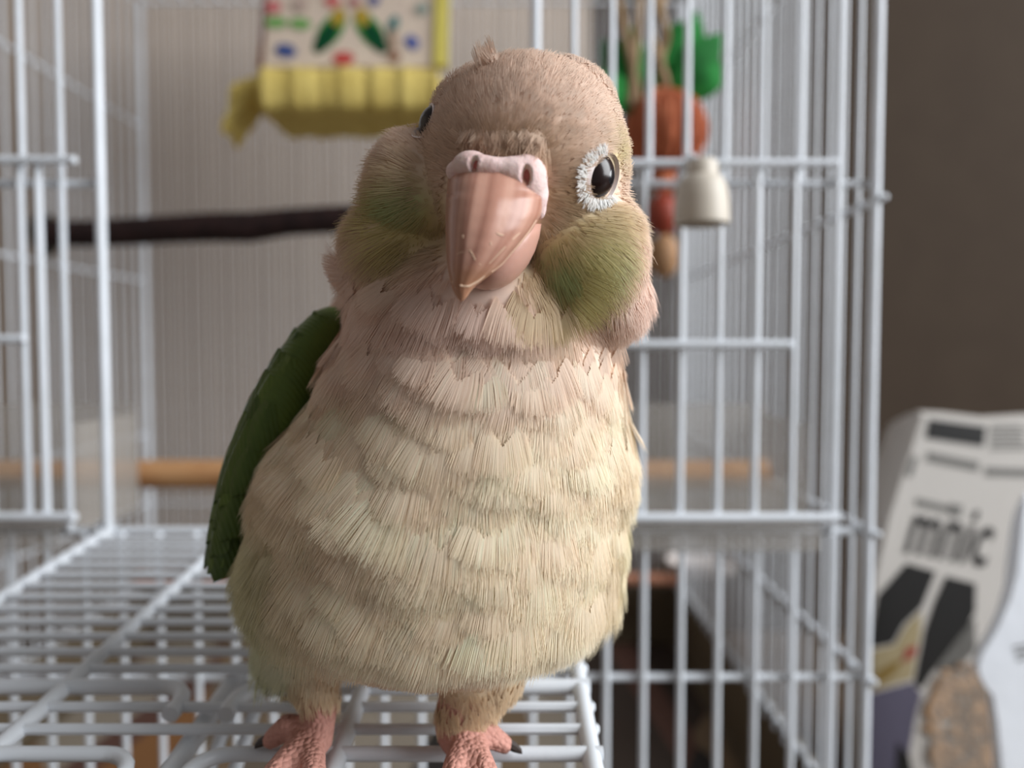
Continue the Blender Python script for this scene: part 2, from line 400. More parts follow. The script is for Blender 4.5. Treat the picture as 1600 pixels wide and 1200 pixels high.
# printed fabric hut
hut = thing('fabric_hut', 'printed cloth hut with yellow fleece lining hung inside the cage', 'bird hut', loc=tuple(PW(540, 172, 0.43)))
def rect(px0, py0, px1, py1, Y): return [PW(px0, py0, Y), PW(px0, py1, Y), PW(px1, py1, Y), PW(px1, py0, Y)]
Yh = 0.425
top_z = TOP - 0.012
fp = [PW(412, 104, Yh+0.003), PW(690, 104, Yh+0.003)]
p0, p1 = fp; u0 = Vector((p0.x-0.001, Yh+0.02, top_z)); u1 = Vector((p1.x, Yh+0.02, top_z))
def panel_pt(px, py):                           # on the leaning printed panel
    o_ = p0; nrm = (p1-p0).cross(u0-p0).normalized(); r = FWD + RIGHT*((px-800)/F) + UP*((600-py)/F)
    t = (o_-CAM).dot(nrm)/r.dot(nrm); q = CAM + r*t
    return q, (nrm if nrm.y < 0 else -nrm)
child('printed_panel', MB().slab([p0, p1, u1, u0], (0, 0.004, 0)).mesh('printed_panel', M['cream_cloth'], False), hut)
side_p = MB().slab([p0+Vector((-0.0005, 0.002, 0)), u0+Vector((0, 0.002, 0)), u0+Vector((-0.006, 0.06, 0)), p0+Vector((-0.014, 0.06, 0))], (-0.003, 0, 0))
M['rust'] = mat('rust_cloth', (150, 84, 66), 0.9, 0.1)
child('side_panel', side_p.mesh('side_panel', M['rust'], False), hut)
# fleece roll along the bottom
m_ = MB(); nU, nV = 40, 20; ring = []
q0 = PW(404, 98, Yh-0.006); q1 = PW(682, 172, Yh-0.006)
zt_, zb_ = q0.z, q1.z; x0_, x1_ = q0.x, q1.x; yF, yB = Yh-0.006, 0.482
vsx = []
for i in range(nU+1):
    u = i/nU; x = x0_ + (x1_-x0_)*u
    for j in range(nV):
        an = 2*math.pi*j/nV; c_, s_ = math.cos(an), math.sin(an)
        e = lambda v: math.copysign(abs(v)**0.35, v)
        wav = 0.0007*math.sin(u*31+1.3*math.sin(u*9)) + 0.0004*math.sin(u*71)
        y = (yF+yB)/2 + e(c_)*((yB-yF)/2 + wav); z = (zt_+zb_)/2 + e(s_)*((zt_-zb_)/2 + 0.7*wav)
        vsx.append((x, y, z))
m_.add(vsx, [(i*nV+j, i*nV+(j+1) % nV, (i+1)*nV+(j+1) % nV, (i+1)*nV+j) for i in range(nU) for j in range(nV)] + [tuple(range(nV)), tuple(nU*nV+j for j in reversed(range(nV)))])
child('fleece_lining', m_.mesh('fleece_lining', M['yellow']), hut)
# flared frill at the end
vsx = []; nU, nV = 10, 32
ca = PW(418, 140, 0.445); cb = PW(392, 176, 0.452)
for i in range(nU+1):
    u = i/nU
    for j in range(nV):
        an = 2*math.pi*j/nV; flare = 0.0105 + 0.0065*u
        wv = 1 + 0.16*u*math.sin(5*an+0.6)
        c0 = ca.lerp(cb, u)
        vsx.append((c0.x - 0.006*u + 0.35*flare*math.sin(an)*wv, c0.y + 1.25*flare*math.cos(an)*wv, c0.z + flare*math.sin(an)*wv))
m_ = MB().add(vsx, [(i*nV+j, i*nV+(j+1) % nV, (i+1)*nV+(j+1) % nV, (i+1)*nV+j) for i in range(nU) for j in range(nV)] + [tuple(range(nV)), tuple(nU*nV+j for j in range(nV))])
child('fleece_frill', m_.mesh('fleece_frill', M['yellow']), hut)
M['binding'] = mat('yellow_binding', (214, 200, 104), 0.9, 0.1)
bq = [panel_pt(678, 104)[0], panel_pt(698, 104)[0], Vector((panel_pt(698, 0)[0].x+0.001, u1.y, top_z)), Vector((panel_pt(678, 0)[0].x+0.001, u1.y, top_z))]
child('binding', MB().slab([p+Vector((0, -0.002, 0)) for p in bq], (0, 0.008, 0)).mesh('binding', M['binding'], False), hut)
def motif(cx, cy, rx, ry, rot, col, name='printed_motif'):
    q, nrm = panel_pt(cx, cy); pts = []
    for k in range(16):
        an = 2*math.pi*k/16; ex, ey = rx*math.cos(an), ry*math.sin(an)
        pts.append(panel_pt(cx + ex*math.cos(rot) - ey*math.sin(rot), cy + ex*math.sin(rot) + ey*math.cos(rot))[0] + nrm*0.0003)
    key = 'ink_%d_%d_%d' % col
    if key not in M: M[key] = mat(key, col, 0.9, 0.1)
    lay = motif.n = motif.n + 1
    pts = [p + nrm*0.00004*lay for p in pts]
    child(name, MB().slab(pts, -nrm*0.0001).mesh(name, M[key], False), hut)
motif.n = 0
for s, cx in ((1, 517), (-1, 578)):             # pair of printed green birds facing each other
    motif(cx, 48, 17, 36, 0.62*s, (60, 140, 62)); motif(cx-7*s, 58, 13, 31, 0.62*s, (16, 72, 44)); motif(cx+12*s, 27, 11, 15, 0.3*s, (178, 150, 60))
motif(537, 92, 17, 11, 0, (196, 84, 78))
motif(447, 80, 17, 11, 0.2, (74, 90, 142)); motif(644, 67, 13, 10, 0.8, (92, 104, 160)); motif(615, 40, 8, 15, 0.3, (62, 124, 124))
motif(432, 36, 18, 9, 0, (120, 170, 96)); motif(470, 38, 17, 9, 0.1, (120, 170, 96)); motif(428, 12, 12, 11, 0, (206, 120, 120))
motif(520, 3, 13, 9, 0, (206, 110, 106)); motif(554, 4, 10, 7, 0, (176, 110, 110)); motif(585, 2, 9, 8, 0, (92, 100, 150)); motif(617, 90, 10, 7, 0, (140, 92, 66))
motif(470, 8, 12, 12, 0, (190, 168, 156)); motif(615, 65, 5, 22, 0, (168, 138, 116)); motif(660, 15, 10, 10, 0, (150, 160, 150))
child('hanging_cord', MB().tube([(u0.x+0.03, Yh+0.022, top_z-0.002), (u0.x+0.03, Yh+0.024, TOP-0.0014)], 0.001, 8).mesh('hanging_cord', M['dowel']), hut)
child('hanging_cord', MB().tube([(u1.x-0.03, Yh+0.022, top_z-0.002), (u1.x-0.03, Yh+0.024, TOP-0.0014)], 0.001, 8).mesh('hanging_cord', M['dowel']), hut)

# raffia toy
Yt = 0.385
M['raffia'] = mat('terracotta_raffia', (206, 124, 88), 0.75, 0.2, noise=(120, (176, 96, 66), 0.8))
M['rope'] = mat('tan_rope', (172, 146, 116), 0.85, 0.1, noise=(150, (140, 116, 90), 0.8))
M['leaf'] = mat('green_paper_leaf', (44, 140, 62), 0.7, 0.2, noise=(80, (30, 96, 44), 0.8))
M['leafd'] = M['leaf']
M['bead'] = mat('red_brown_bead', (150, 62, 44), 0.5, 0.4)
M['beadw'] = mat('tan_wood_bead', (172, 132, 96), 0.6, 0.3)
toy = thing('raffia_toy', 'hanging chew toy of terracotta raffia ball with green leaves', 'bird toy', loc=tuple(PW(1044, 205, Yt)))
bc = PW(1040, 206, Yt); br_ = 0.0195
core = child('ball', MB().ell(bc, br_*0.95, br_*0.95, br_*0.98).mesh('ball', M['raffia']), toy)
for k in range(44):
    ph = 2*math.pi*k/44 + random.uniform(-.05, .05); off = random.uniform(-.25, .25)
    pts = []
    for j in range(9):
        th = math.pi*(0.06+0.88*j/8); rr_ = br_*(1.0+random.uniform(-.015, .03))
        pts.append(bc + Vector((rr_*math.sin(th)*math.cos(ph+off*j/8), rr_*math.sin(th)*math.sin(ph+off*j/8), rr_*1.02*math.cos(th))))
    child('raffia_strand', MB().tube(pts, 0.00085, 5).mesh('raffia_strand', M['raffia']), core)
for j, (x, r, mk, y0, y1) in enumerate(((1036, 0.0022, 'rope', 155, -120), (1020, 0.0020, 'rope', 160, -120))):
    pts = [PW(x+5*math.sin(k*0.9+j*2), y0+(y1-y0)*k/24, Yt+0.002*math.cos(k*0.9+j*2)) for k in range(25)]
    pts = [q for q in pts if q.z < TOP-0.0035]
    child('rope', MB().tube(pts, r, 8).mesh('rope', M[mk]), toy)
for x0, x1 in ((1000, 965), (985, 1000)):
    pts = [PW(x0+(x1-x0)*k/8, 165-170*k/8, Yt-0.006) for k in range(9)]
    child('rattan_stick', MB().tube(pts, 0.0019, 8).mesh('rattan_stick', M['rope']), toy)
def leaf(base, tip, wid, mk, curl):
    base = Vector(base); tip = Vector(tip); ax = tip-base; L_ = ax.length; ax.normalize(); sd = ax.cross(Vector((0, 1, 0))).normalized(); nn = Vector((0, -1, 0))
    v = []; n_ = 10
    for i in range(n_+1):
        t = i/n_; w_ = wid*math.sin(math.pi*min(1, 0.08+0.92*t))**0.7
        for s_ in (-1, 0, 1): v.append(base + ax*L_*t + sd*w_*s_ + nn*(curl*math.sin(math.pi*t) - abs(s_)*0.0015))
    f_ = [(i*3+j, i*3+j+1, (i+1)*3+j+1, (i+1)*3+j) for i in range(n_) for j in range(2)]
    nb = len(v); v += [p + Vector((0, 0.0007, 0)) for p in v]
    f_ += [tuple(reversed([q+nb for q in g])) for g in f_]
    child('leaf', MB().add(v, f_).mesh('leaf', M[mk]), toy)
leaf(PW(1000, 165, Yt-0.004), PW(905, 120, Yt-0.004), 0.0085, 'leaf', 0.004)
leaf(PW(985, 150, Yt-0.002), PW(985, 40, Yt-0.002), 0.008, 'leaf', 0.003)
leaf(PW(1005, 160, Yt+0.003), PW(940, 60, Yt+0.003), 0.0095, 'leaf', 0.003)
leaf(PW(1055, 150, Yt), PW(1128, 50, Yt), 0.0085, 'leaf', 0.004)
leaf(PW(1050, 140, Yt+0.004), PW(1090, 15, Yt+0.004), 0.0085, 'leafd', 0.003)
leaf(PW(1080, 150, Yt-0.002), PW(1130, 95, Yt-0.002), 0.0080, 'leaf', 0.003)
leaf(PW(1035, 155, Yt+0.005), PW(1060, 30, Yt+0.005), 0.008, 'leafd', 0.003)
leaf(PW(990, 160, Yt+0.006), PW(1030, 75, Yt+0.006), 0.009, 'leafd', 0.003)
child('bead', MB().ell(PW(1036, 285, Yt), 0.006, 0.006, 0.0060).mesh('bead', M['raffia']), toy)
child('bead', MB().ell(PW(1036, 335, Yt), 0.0088, 0.0088, 0.0100).mesh('bead', M['bead']), toy)
child('bead', MB().ell(PW(1038, 400, Yt), 0.0075, 0.0075, 0.0110).mesh('bead', M['beadw']), toy)
child('cord', MB().tube([PW(1040, 240, Yt), PW(1037, 300, Yt), PW(1038, 430, Yt)], 0.0012, 8).mesh('cord', M['rope']), toy)

# cream bell in front of the bars
M['bell'] = mat('cream_bell', (205, 196, 182), 0.45, 0.4)
Ybell = FRONT - 0.0165
bz = ZW(345, Ybell); cxb = PW(1096, 345, Ybell).x
bell = thing('bell', 'cream cup-shaped bell, open underneath, hung on the hatch bars', 'bell', loc=(cxb, Ybell, bz))
hB = ZW(272, Ybell) - bz; rB = 0.0082
prof = [(rB*1.0, 0), (rB*1.0, hB*0.15), (rB*0.97, hB*0.45), (rB*0.88, hB*0.75), (rB*0.70, hB*0.93), (rB*0.45, hB*1.0), (0.0001, hB*1.0)]
child('bell_body', MB().lathe((cxb, Ybell, bz), prof).mesh('bell_body', M['bell']), bell)
child('bell_rim', MB().lathe((cxb, Ybell, bz), [(rB*1.01, 0.0004), (rB*1.0, -0.0010), (rB*0.94, -0.0010), (rB*0.91, 0.0004), (rB*0.88, hB*0.45), (rB*0.78, hB*0.75), (rB*0.4, hB*0.92), (0.0001, hB*0.93)]).mesh('bell_rim', M['bell']), bell)
child('bell_cap', MB().lathe((cxb, Ybell, bz+hB), [(0.0048, -0.0006), (0.0046, 0.0030), (0.0036, 0.0042), (0.0001, 0.0045)]).mesh('bell_cap', M['bell']), bell)
pts = [Vector((cxb-0.002, Ybell + 0.006*(1-math.cos(k*math.pi/10)), bz+hB+0.003+0.0035*math.sin(k*math.pi/10))) for k in range(11)]
child('hook', MB().tube(pts, 0.0009, 8).mesh('hook', M['wire']), bell)

# printed paper on the tray floor
m = bpy.data.materials.new('colour_print_paper'); m.use_nodes = True; nt = m.node_tree; b = nt.nodes['Principled BSDF']; b.inputs['Roughness'].default_value = 0.7
tc = nt.nodes.new('ShaderNodeTexCoord'); mp = nt.nodes.new('ShaderNodeMapping'); mp.inputs['Scale'].default_value = (26, 6, 1); mp.inputs['Rotation'].default_value = (0, 0, -0.25)
v_ = nt.nodes.new('ShaderNodeTexVoronoi'); v_.inputs['Scale'].default_value = 1.0; nt.links.new(tc.outputs['Object'], mp.inputs[0]); nt.links.new(mp.outputs[0], v_.inputs['Vector'])
sp = nt.nodes.new('ShaderNodeSeparateColor'); nt.links.new(v_.outputs['Color'], sp.inputs[0])
cr = nt.nodes.new('ShaderNodeValToRGB'); cr.color_ramp.interpolation = 'CONSTANT'
stops = [(0, (150, 140, 126)), (0.18, (52, 40, 32)), (0.36, (126, 106, 82)), (0.5, (92, 62, 52)), (0.6, (110, 98, 84)), (0.72, (134, 92, 52)), (0.82, (36, 32, 30)), (0.92, (168, 160, 150))]
cr.color_ramp.elements[0].position = 0; cr.color_ramp.elements[0].color = lin4(stops[0][1]); cr.color_ramp.elements[1].position = stops[1][0]; cr.color_ramp.elements[1].color = lin4(stops[1][1])
for p_, c_ in stops[2:]:
    e = cr.color_ramp.elements.new(p_); e.color = lin4(c_)
nt.links.new(sp.outputs[0], cr.inputs[0]); nt.links.new(cr.outputs[0], b.inputs['Base Color'])
M['print'] = m
v = []; nx, ny = 30, 24
for j in range(ny+1):
    for i in range(nx+1):
        x = XL + 0.004 + (XR-XL-0.008)*i/nx; y = FRONT+0.004 + (BACK-FRONT-0.008)*j/ny
        v.append((x, y, 0.0075 + 0.0008*math.sin(i*0.7)*math.cos(j*0.5)))
f_ = [(j*(nx+1)+i, j*(nx+1)+i+1, (j+1)*(nx+1)+i+1, (j+1)*(nx+1)+i) for j in range(ny) for i in range(nx)]
nb = len(v); v += [(a_, b_, c_-0.0004) for a_, b_, c_ in v]; f_ += [tuple(reversed([q+nb for q in g])) for g in f_]
o = child('paper_sheet', MB().add(v, f_).mesh('paper_sheet', M['print']), None, label='colour printed paper sheet lining the cage floor', cat='paper')


# ------------------------------------------------------------------ seed bag and white pouch
def lean_plane(Y0, lean):
    """point on an upright sheet standing at depth Y0 on the table and leaning back"""
    def f(px, py, off=0.0):
        r = FWD + RIGHT*((px-800)/F) + UP*((600-py)/F)
        t = (Y0 + lean*CAM.z)/(r.y - lean*r.z)          # y = Y0 + lean*z
        q = CAM + r*t
        return q + Vector((0, -1, lean)).normalized()*off
    return f
def bag_body(poly, pl, thick, name, mtl, parent):
    n = len(poly); front = [pl(*p) for p in poly]; c = sum(front, Vector())/n
    back_d = Vector((0, 1, 0))
    rings = [[c.lerp(p, s) + back_d*d for p in front] for s, d in ((0.975, 0.0), (1.0, thick*0.08), (0.96, thick*0.35), (0.88, thick*0.75), (0.78, thick))]
    for rg in rings:
        for p in rg: p.z = max(p.z, 0.0004)
    v = [p for rg in rings for p in rg]; k = len(rings)
    f_ = [(i*n+j, i*n+(j+1) % n, (i+1)*n+(j+1) % n, (i+1)*n+j) for i in range(k-1) for j in range(n)] + [tuple(range(n)), tuple((k-1)*n+j for j in reversed(range(n)))]
    return child(name, MB().add(v, f_).mesh(name, mtl), parent)
M['bagwhite'] = mat('grey_white_bag_film', (192, 187, 181), 0.45, 0.4, noise=(16, (182, 177, 171), 0.6))
M['ink'] = mat('black_bag_print', (26, 25, 24), 0.4, 0.4)
M['inkgrey'] = mat('grey_bag_print', (112, 110, 106), 0.5, 0.3)
pl = lean_plane(0.345, 0.10)
b0 = pl(1520, 1250); b0.z = 0
bag = thing('seed_bag', 'upright white bird seed bag with black print and clear window', 'bag', loc=tuple(b0))
poly = [(1440, 643), (1480, 645), (1540, 652), (1600, 648), (1690, 646), (1700, 800), (1705, 1000), (1705, 1300), (1352, 1300), (1350, 1150), (1356, 1000), (1366, 900), (1386, 810), (1413, 725)]
bag_body(poly, pl, 0.045, 'bag_film', M['bagwhite'], bag)
def decal(pts, mk, name, off=0.0004, plane=pl, parent=bag):
    child(name, MB().slab([plane(x, y, off) for x, y in pts], (0, 0.0003, 0)).mesh(name, M[mk], False), parent)
decal([(1452, 655), (1540, 667), (1536, 697), (1446, 684)], 'ink', 'black_title_box')
for k in range(6):
    y = 662+k*7; decal([(1548, y+2), (1600+random.randint(-8, 20), y+2), (1598, y+5), (1548, y+5)], 'inkgrey', 'small_print')
decal([(1450, 706), (1530, 722), (1528, 736), (1448, 720)], 'inkgrey', 'small_print'); decal([(1540, 730), (1610, 733), (1610, 745), (1540, 743)], 'inkgrey', 'small_print')
decal([(1426, 712), (1434, 714), (1424, 745), (1416, 743)], 'inkgrey', 'small_print')
decal([(1432, 778), (1482, 790), (1480, 800), (1430, 789)], 'inkgrey', 'small_print'); decal([(1484, 786), (1504, 790), (1500, 808), (1482, 804)], 'inkgrey', 'small_print')
cu = bpy.data.curves.new('lettering', 'FONT'); cu.body = 'mnic'; cu.size = 1.0; cu.shear = 0.42; cu.extrude = 0.0; cu.space_character = 1.05; cu.offset = 0.012
to = bpy.data.objects.new('tmp_text', cu); C.objects.link(to)
tm = bpy.data.meshes.new_from_object(to.evaluated_get(bpy.context.evaluated_depsgraph_get())); bpy.data.objects.remove(to)
xs_ = [v.co.x for v in tm.vertices]; tx0, tx1 = min(xs_), max(xs_)
ys_ = [v.co.y for v in tm.vertices]; ty1 = max(ys_)
for v in tm.vertices:
    u = (v.co.x-tx0)/(tx1-tx0); h = v.co.y/ty1
    v.co = pl(1412 + 138*u + 6*h, 862 + 24*u - 84*h, 0.0005)
tm.materials.clear(); tm.materials.append(M['ink']); child('lettering', tm, bag, label='black slanted lettering')
M['ink_violet'] = mat('violet_bag_print', (84, 80, 96), 0.5, 0.3); M['ink_tan'] = mat('tan_bag_print', (150, 136, 104), 0.5, 0.3); M['ink_red'] = mat('red_bag_print', (140, 66, 56), 0.5, 0.3); M['ink_ochre'] = mat('ochre_bag_print', (122, 98, 46), 0.5, 0.3)
decal([(1416, 880), (1462, 893), (1440, 948), (1412, 975), (1395, 1005), (1362, 1012), (1360, 1000), (1372, 930)], 'ink', 'black_print_shape')
decal([(1478, 900), (1524, 912), (1523, 955), (1508, 985), (1470, 1030), (1440, 1075), (1428, 1070), (1445, 985), (1460, 940)], 'ink', 'black_print_shape')
decal([(1363, 1016), (1398, 1008), (1418, 975), (1440, 955), (1438, 990), (1425, 1060), (1362, 1080)], 'ink_tan', 'picture_print')
decal([(1415, 1012), (1432, 1008), (1430, 1022), (1408, 1036)], 'ink_red', 'picture_print', 0.0007); decal([(1362, 1056), (1385, 1040), (1408, 1030), (1400, 1048), (1364, 1075)], 'ink_ochre', 'picture_print', 0.0007)
decal([(1358, 1084), (1424, 1066), (1440, 1085), (1432, 1110), (1400, 1290), (1356, 1290)], 'ink_violet', 'picture_print', 0.0003)
decal([(1402, 1160), (1420, 1180), (1440, 1290), (1396, 1290)], 'ink', 'black_print_shape', 0.0006)
wpoly = [(1468, 1048), (1540, 1030), (1600, 1060), (1610, 1290), (1462, 1290), (1450, 1190), (1448, 1100)]
M['seedmix'] = mat('mixed_seed', (196, 152, 106), 0.6, 0.3, noise=(130, (86, 64, 46), 0.9))
m_ = MB()
for k in range(520):
    while True:
        x, y = random.uniform(1448, 1605), random.uniform(1040, 1290)
        if y > 1048 - (x-1468)*0.25 and (x > 1460 or 1095 < y < 1200): break
    a = random.random()*math.pi; ax = (Vector((math.cos(a), 0, math.sin(a))), Vector((0, 1, 0)), Vector((-math.sin(a), 0, math.cos(a))))
    m_.ell(pl(x, y, random.uniform(0.0, 0.0012)), 0.0030, 0.0012, 0.0017, ax, 6, 4)
seedo = child('seed_filling', m_.mesh('seed_filling', M['seedmix']), bag, kind='stuff', label='mixed brown seed behind the clear window')
M['film'] = clear_plastic('clear_bag_film', (190, 186, 178), 0.16, 0.2)
decal(wpoly, 'film', 'clear_window', 0.0032)
M['film2'] = clear_plastic('clear_film_shaded_inside', (110, 108, 104), 0.55, 0.2)  # clear film over the empty window part; the bag's inner shade is in its colour
decal([(1462, 1040), (1500, 990), (1522, 965), (1524, 1015), (1500, 1040), (1470, 1050)], 'film2', 'window_edge', 0.0008)

pl2 = lean_plane(0.290, 0.06)
b0 = pl2(1600, 1200); b0.z = 0
pouch = thing('white_pouch', 'plain bright white plastic pouch standing before the seed bag', 'bag', loc=tuple(b0))
M['white_film'] = mat('bright_white_film', (236, 240, 246), 0.4, 0.5, noise=(14, (226, 230, 238), 0.6), bump=(30, 0.3, 0.004))
poly2 = [(1604, 770), (1590, 890), (1578, 935), (1556, 985), (1533, 1022), (1527, 1045), (1536, 1068), (1552, 1090), (1558, 1130), (1566, 1210), (1574, 1420), (1720, 1420), (1715, 1000), (1700, 770)]
bag_body(poly2, pl2, 0.009, 'pouch_film', M['white_film'], pouch)
for k in range(3): decal([(1584+3*k, 1010+9*k), (1612, 1004+9*k), (1612, 1008+9*k), (1584+3*k, 1014+9*k)], 'inkgrey', 'grey_mark', 0.0004, pl2, pouch)

# ------------------------------------------------------------------ the parrot
bird_base = P(610, 1200, 127); bird_base.z = plat(bird_base.y)
bird = thing('parrot', 'small cream and beige parrot with green cheeks and wings standing on the door', 'parrot', loc=tuple(bird_base))
mm = 0.001
CAX = (RIGHT, FWD, UP)
def cell(mb, px, py, d, rx, ry, rz): mb.ell(P(px, py, d), rx*mm, rz*mm, ry*mm, CAX, 28, 20)
bb = MB()
HEAD = (822, 262, 121)
cell(bb, 684, 862, 138, 32.0, 21.6, 29)        # belly
cell(bb, 700, 780, 138, 30.8, 26, 30)
cell(bb, 735, 690, 137, 27.4, 26, 28)          # breast
cell(bb, 745, 585, 134, 24.8, 17, 24)          # shoulders
cell(bb, 762, 490, 130, 22.5, 13, 20)          # throat and neck
cell(bb, *HEAD, 16.0, 16.6, 16.8)              # skull
cell(bb, 775, 212, 122, 11.0, 10.6, 12)
cell(bb, 860, 200, 122, 11.0, 10.4, 12)
cell(bb, 905, 400, 121, 10.6, 12.0, 12)        # cheek
cell(bb, 928, 462, 124, 9.0, 8.0, 11)
cell(bb, 632, 395, 128, 10.4, 9.5, 12)         # other cheek and nape
cell(bb, 662, 310, 126, 9.6, 11, 12)
cell(bb, 690, 930, 158, 20, 14, 16)            # rump
cell(bb, 700, 640, 152, 25, 34, 20)            # back
def chain(mb, pts, sub=6):
    for (p, r), (q, s) in zip(pts[:-1], pts[1:]):
        p = Vector(p); q = Vector(q); n_ = max(2, int((q-p).length/(0.35*min(r, s)*mm)))
        for k in range(n_+1):
            t = k/n_; rr_ = (r+(s-r)*t)*mm
            mb.ell(p.lerp(q, t), rr_, rr_, rr_, None, 12, 8)
def on_plat(X, Y, r): return Vector((X, Y, plat(Y) + 0.0017 + r*mm))
legs = []
fl = on_plat(-0.0340, 0.1270, 3.2); fr_ = on_plat(-0.0075, 0.1268, 3.2)
legL = [(P(482, 1000, 133), 7.2), (P(488, 1045, 131), 5.0), (P(499, 1092, 130), 3.4), (P(503, 1128, 129), 2.45), (P(497, 1158, 128), 2.5), (fl, 3.3)]
legR = [(P(750, 1030, 133), 8.6), (P(737, 1085, 131), 5.6), (P(714, 1125, 130), 4.0), (P(706, 1148, 129), 2.8), (P(722, 1172, 128), 2.6), (fr_, 3.3)]
chain(bb, legL); chain(bb, legR)
claws = []
for foot, toes in ((fl, [(-0.005, -0.020, 0), (0.006, -0.021, 0), (-0.0072, 0.0015, 1), (0.001, 0.012, 0)]), (fr_, [(-0.003, -0.021, 0), (0.006, -0.018, 0), (0.0062, 0.0005, 0), (0.000, 0.012, 0)])):
    for dx, dy, up in toes:
        kn = on_plat(foot.x + dx*0.55, foot.y + dy*0.55, 2.5) + Vector((0, 0, 0.0010 + 0.001*up)); tp_ = on_plat(foot.x + dx, foot.y + dy, 1.6)
        chain(bb, [(foot, 2.7), (kn, 2.25), (tp_, 1.7)])
        dr = Vector((dx, dy, 0)).normalized(); claws.append((tp_, dr))
M['body'] = attr_mat('bird_skin_and_down', 0.6, 0.25, 0.0, scales=True)
bme = remesh('body', bb, 0.00075, 7, M['body'])
body = child('body', bme, bird)
nv = len(bme.vertices); co = np.empty(nv*3); bme.vertices.foreach_get('co', co); co = co.reshape(-1, 3)
# relax the torso so that its masses flow into one another
_ed = np.empty(len(bme.edges)*2, np.int32); bme.edges.foreach_get('vertices', _ed); _ed = _ed.reshape(-1, 2)
_q = co - np.array(CAM); _z = _q @ np.array(FWD); _py = 600 - F*(_q @ np.array(UP))/_z
_w = np.clip((_py-440)/120, 0, 1)*np.clip((co[:, 2]-(plat(0.127)+0.018))/0.010, 0, 1)
_deg = np.maximum(np.bincount(_ed.ravel(), minlength=nv), 1)[:, None]
_c0 = co.mean(0)
for _ in range(60):
    _s = np.zeros_like(co)
    for a_ in range(3): _s[:, a_] = np.bincount(_ed[:, 0], co[_ed[:, 1], a_], nv) + np.bincount(_ed[:, 1], co[_ed[:, 0], a_], nv)
    co = co + (_s/_deg - co)*(0.6*_w)[:, None]
bme.vertices.foreach_set('co', co.ravel()); bme.update()
_n = np.empty(nv*3); bme.vertices.foreach_get('normal', _n); co = co + _n.reshape(-1, 3)*(0.0008*_w)[:, None]
bme.vertices.foreach_set('co', co.ravel()); bme.update()
no = np.empty(nv*3); bme.vertices.foreach_get('normal', no); no = no.reshape(-1, 3)
bvh = BVHTree.FromPolygons([tuple(v) for v in co], [tuple(p.vertices) for p in bme.polygons])
camv = np.array(CAM); fw = np.array(FWD); up_ = np.array(UP); rt = np.array(RIGHT)
def project(p):
    q = p - camv; z = q @ fw; return 800 + F*(q @ rt)/z, 600 - F*(q @ up_)/z, z*1000
def hit(px, py):
    d = FWD + RIGHT*((px-800)/F) + UP*((600-py)/F); r = bvh.ray_cast(CAM, d.normalized())
    return r[0], r[1]
A = lambda *a: np.array(P(*a))
def gauss(p, c, r): return np.exp(-(((p-c)**2).sum(1))/(2*(r*mm)**2))
def smooth(x, a, b): t = np.clip((x-a)/(b-a), 0, 1); return t*t*(3-2*t)
hc = A(*HEAD)
eyeR_p, eyeR_n = hit(944, 276)
eyeL_p, eyeL_n, _, _ = bvh.find_nearest(P(664, 190, 117))
beak0 = A(775, 285, 104)
cheekR, _ = hit(885, 420); cheekR = np.array(cheekR); cheekR2 = np.array(hit(930, 385)[0]); cheekL = np.array(hit(632, 345)[0])
platn = lambda p: p[:, 2] - (plat(0.127) + 0.080*(p[:, 1]-0.127))
def blend(c, w, col):
    return c*(1-w[:, None]) + np.array(lin(col))[None]*w[:, None]
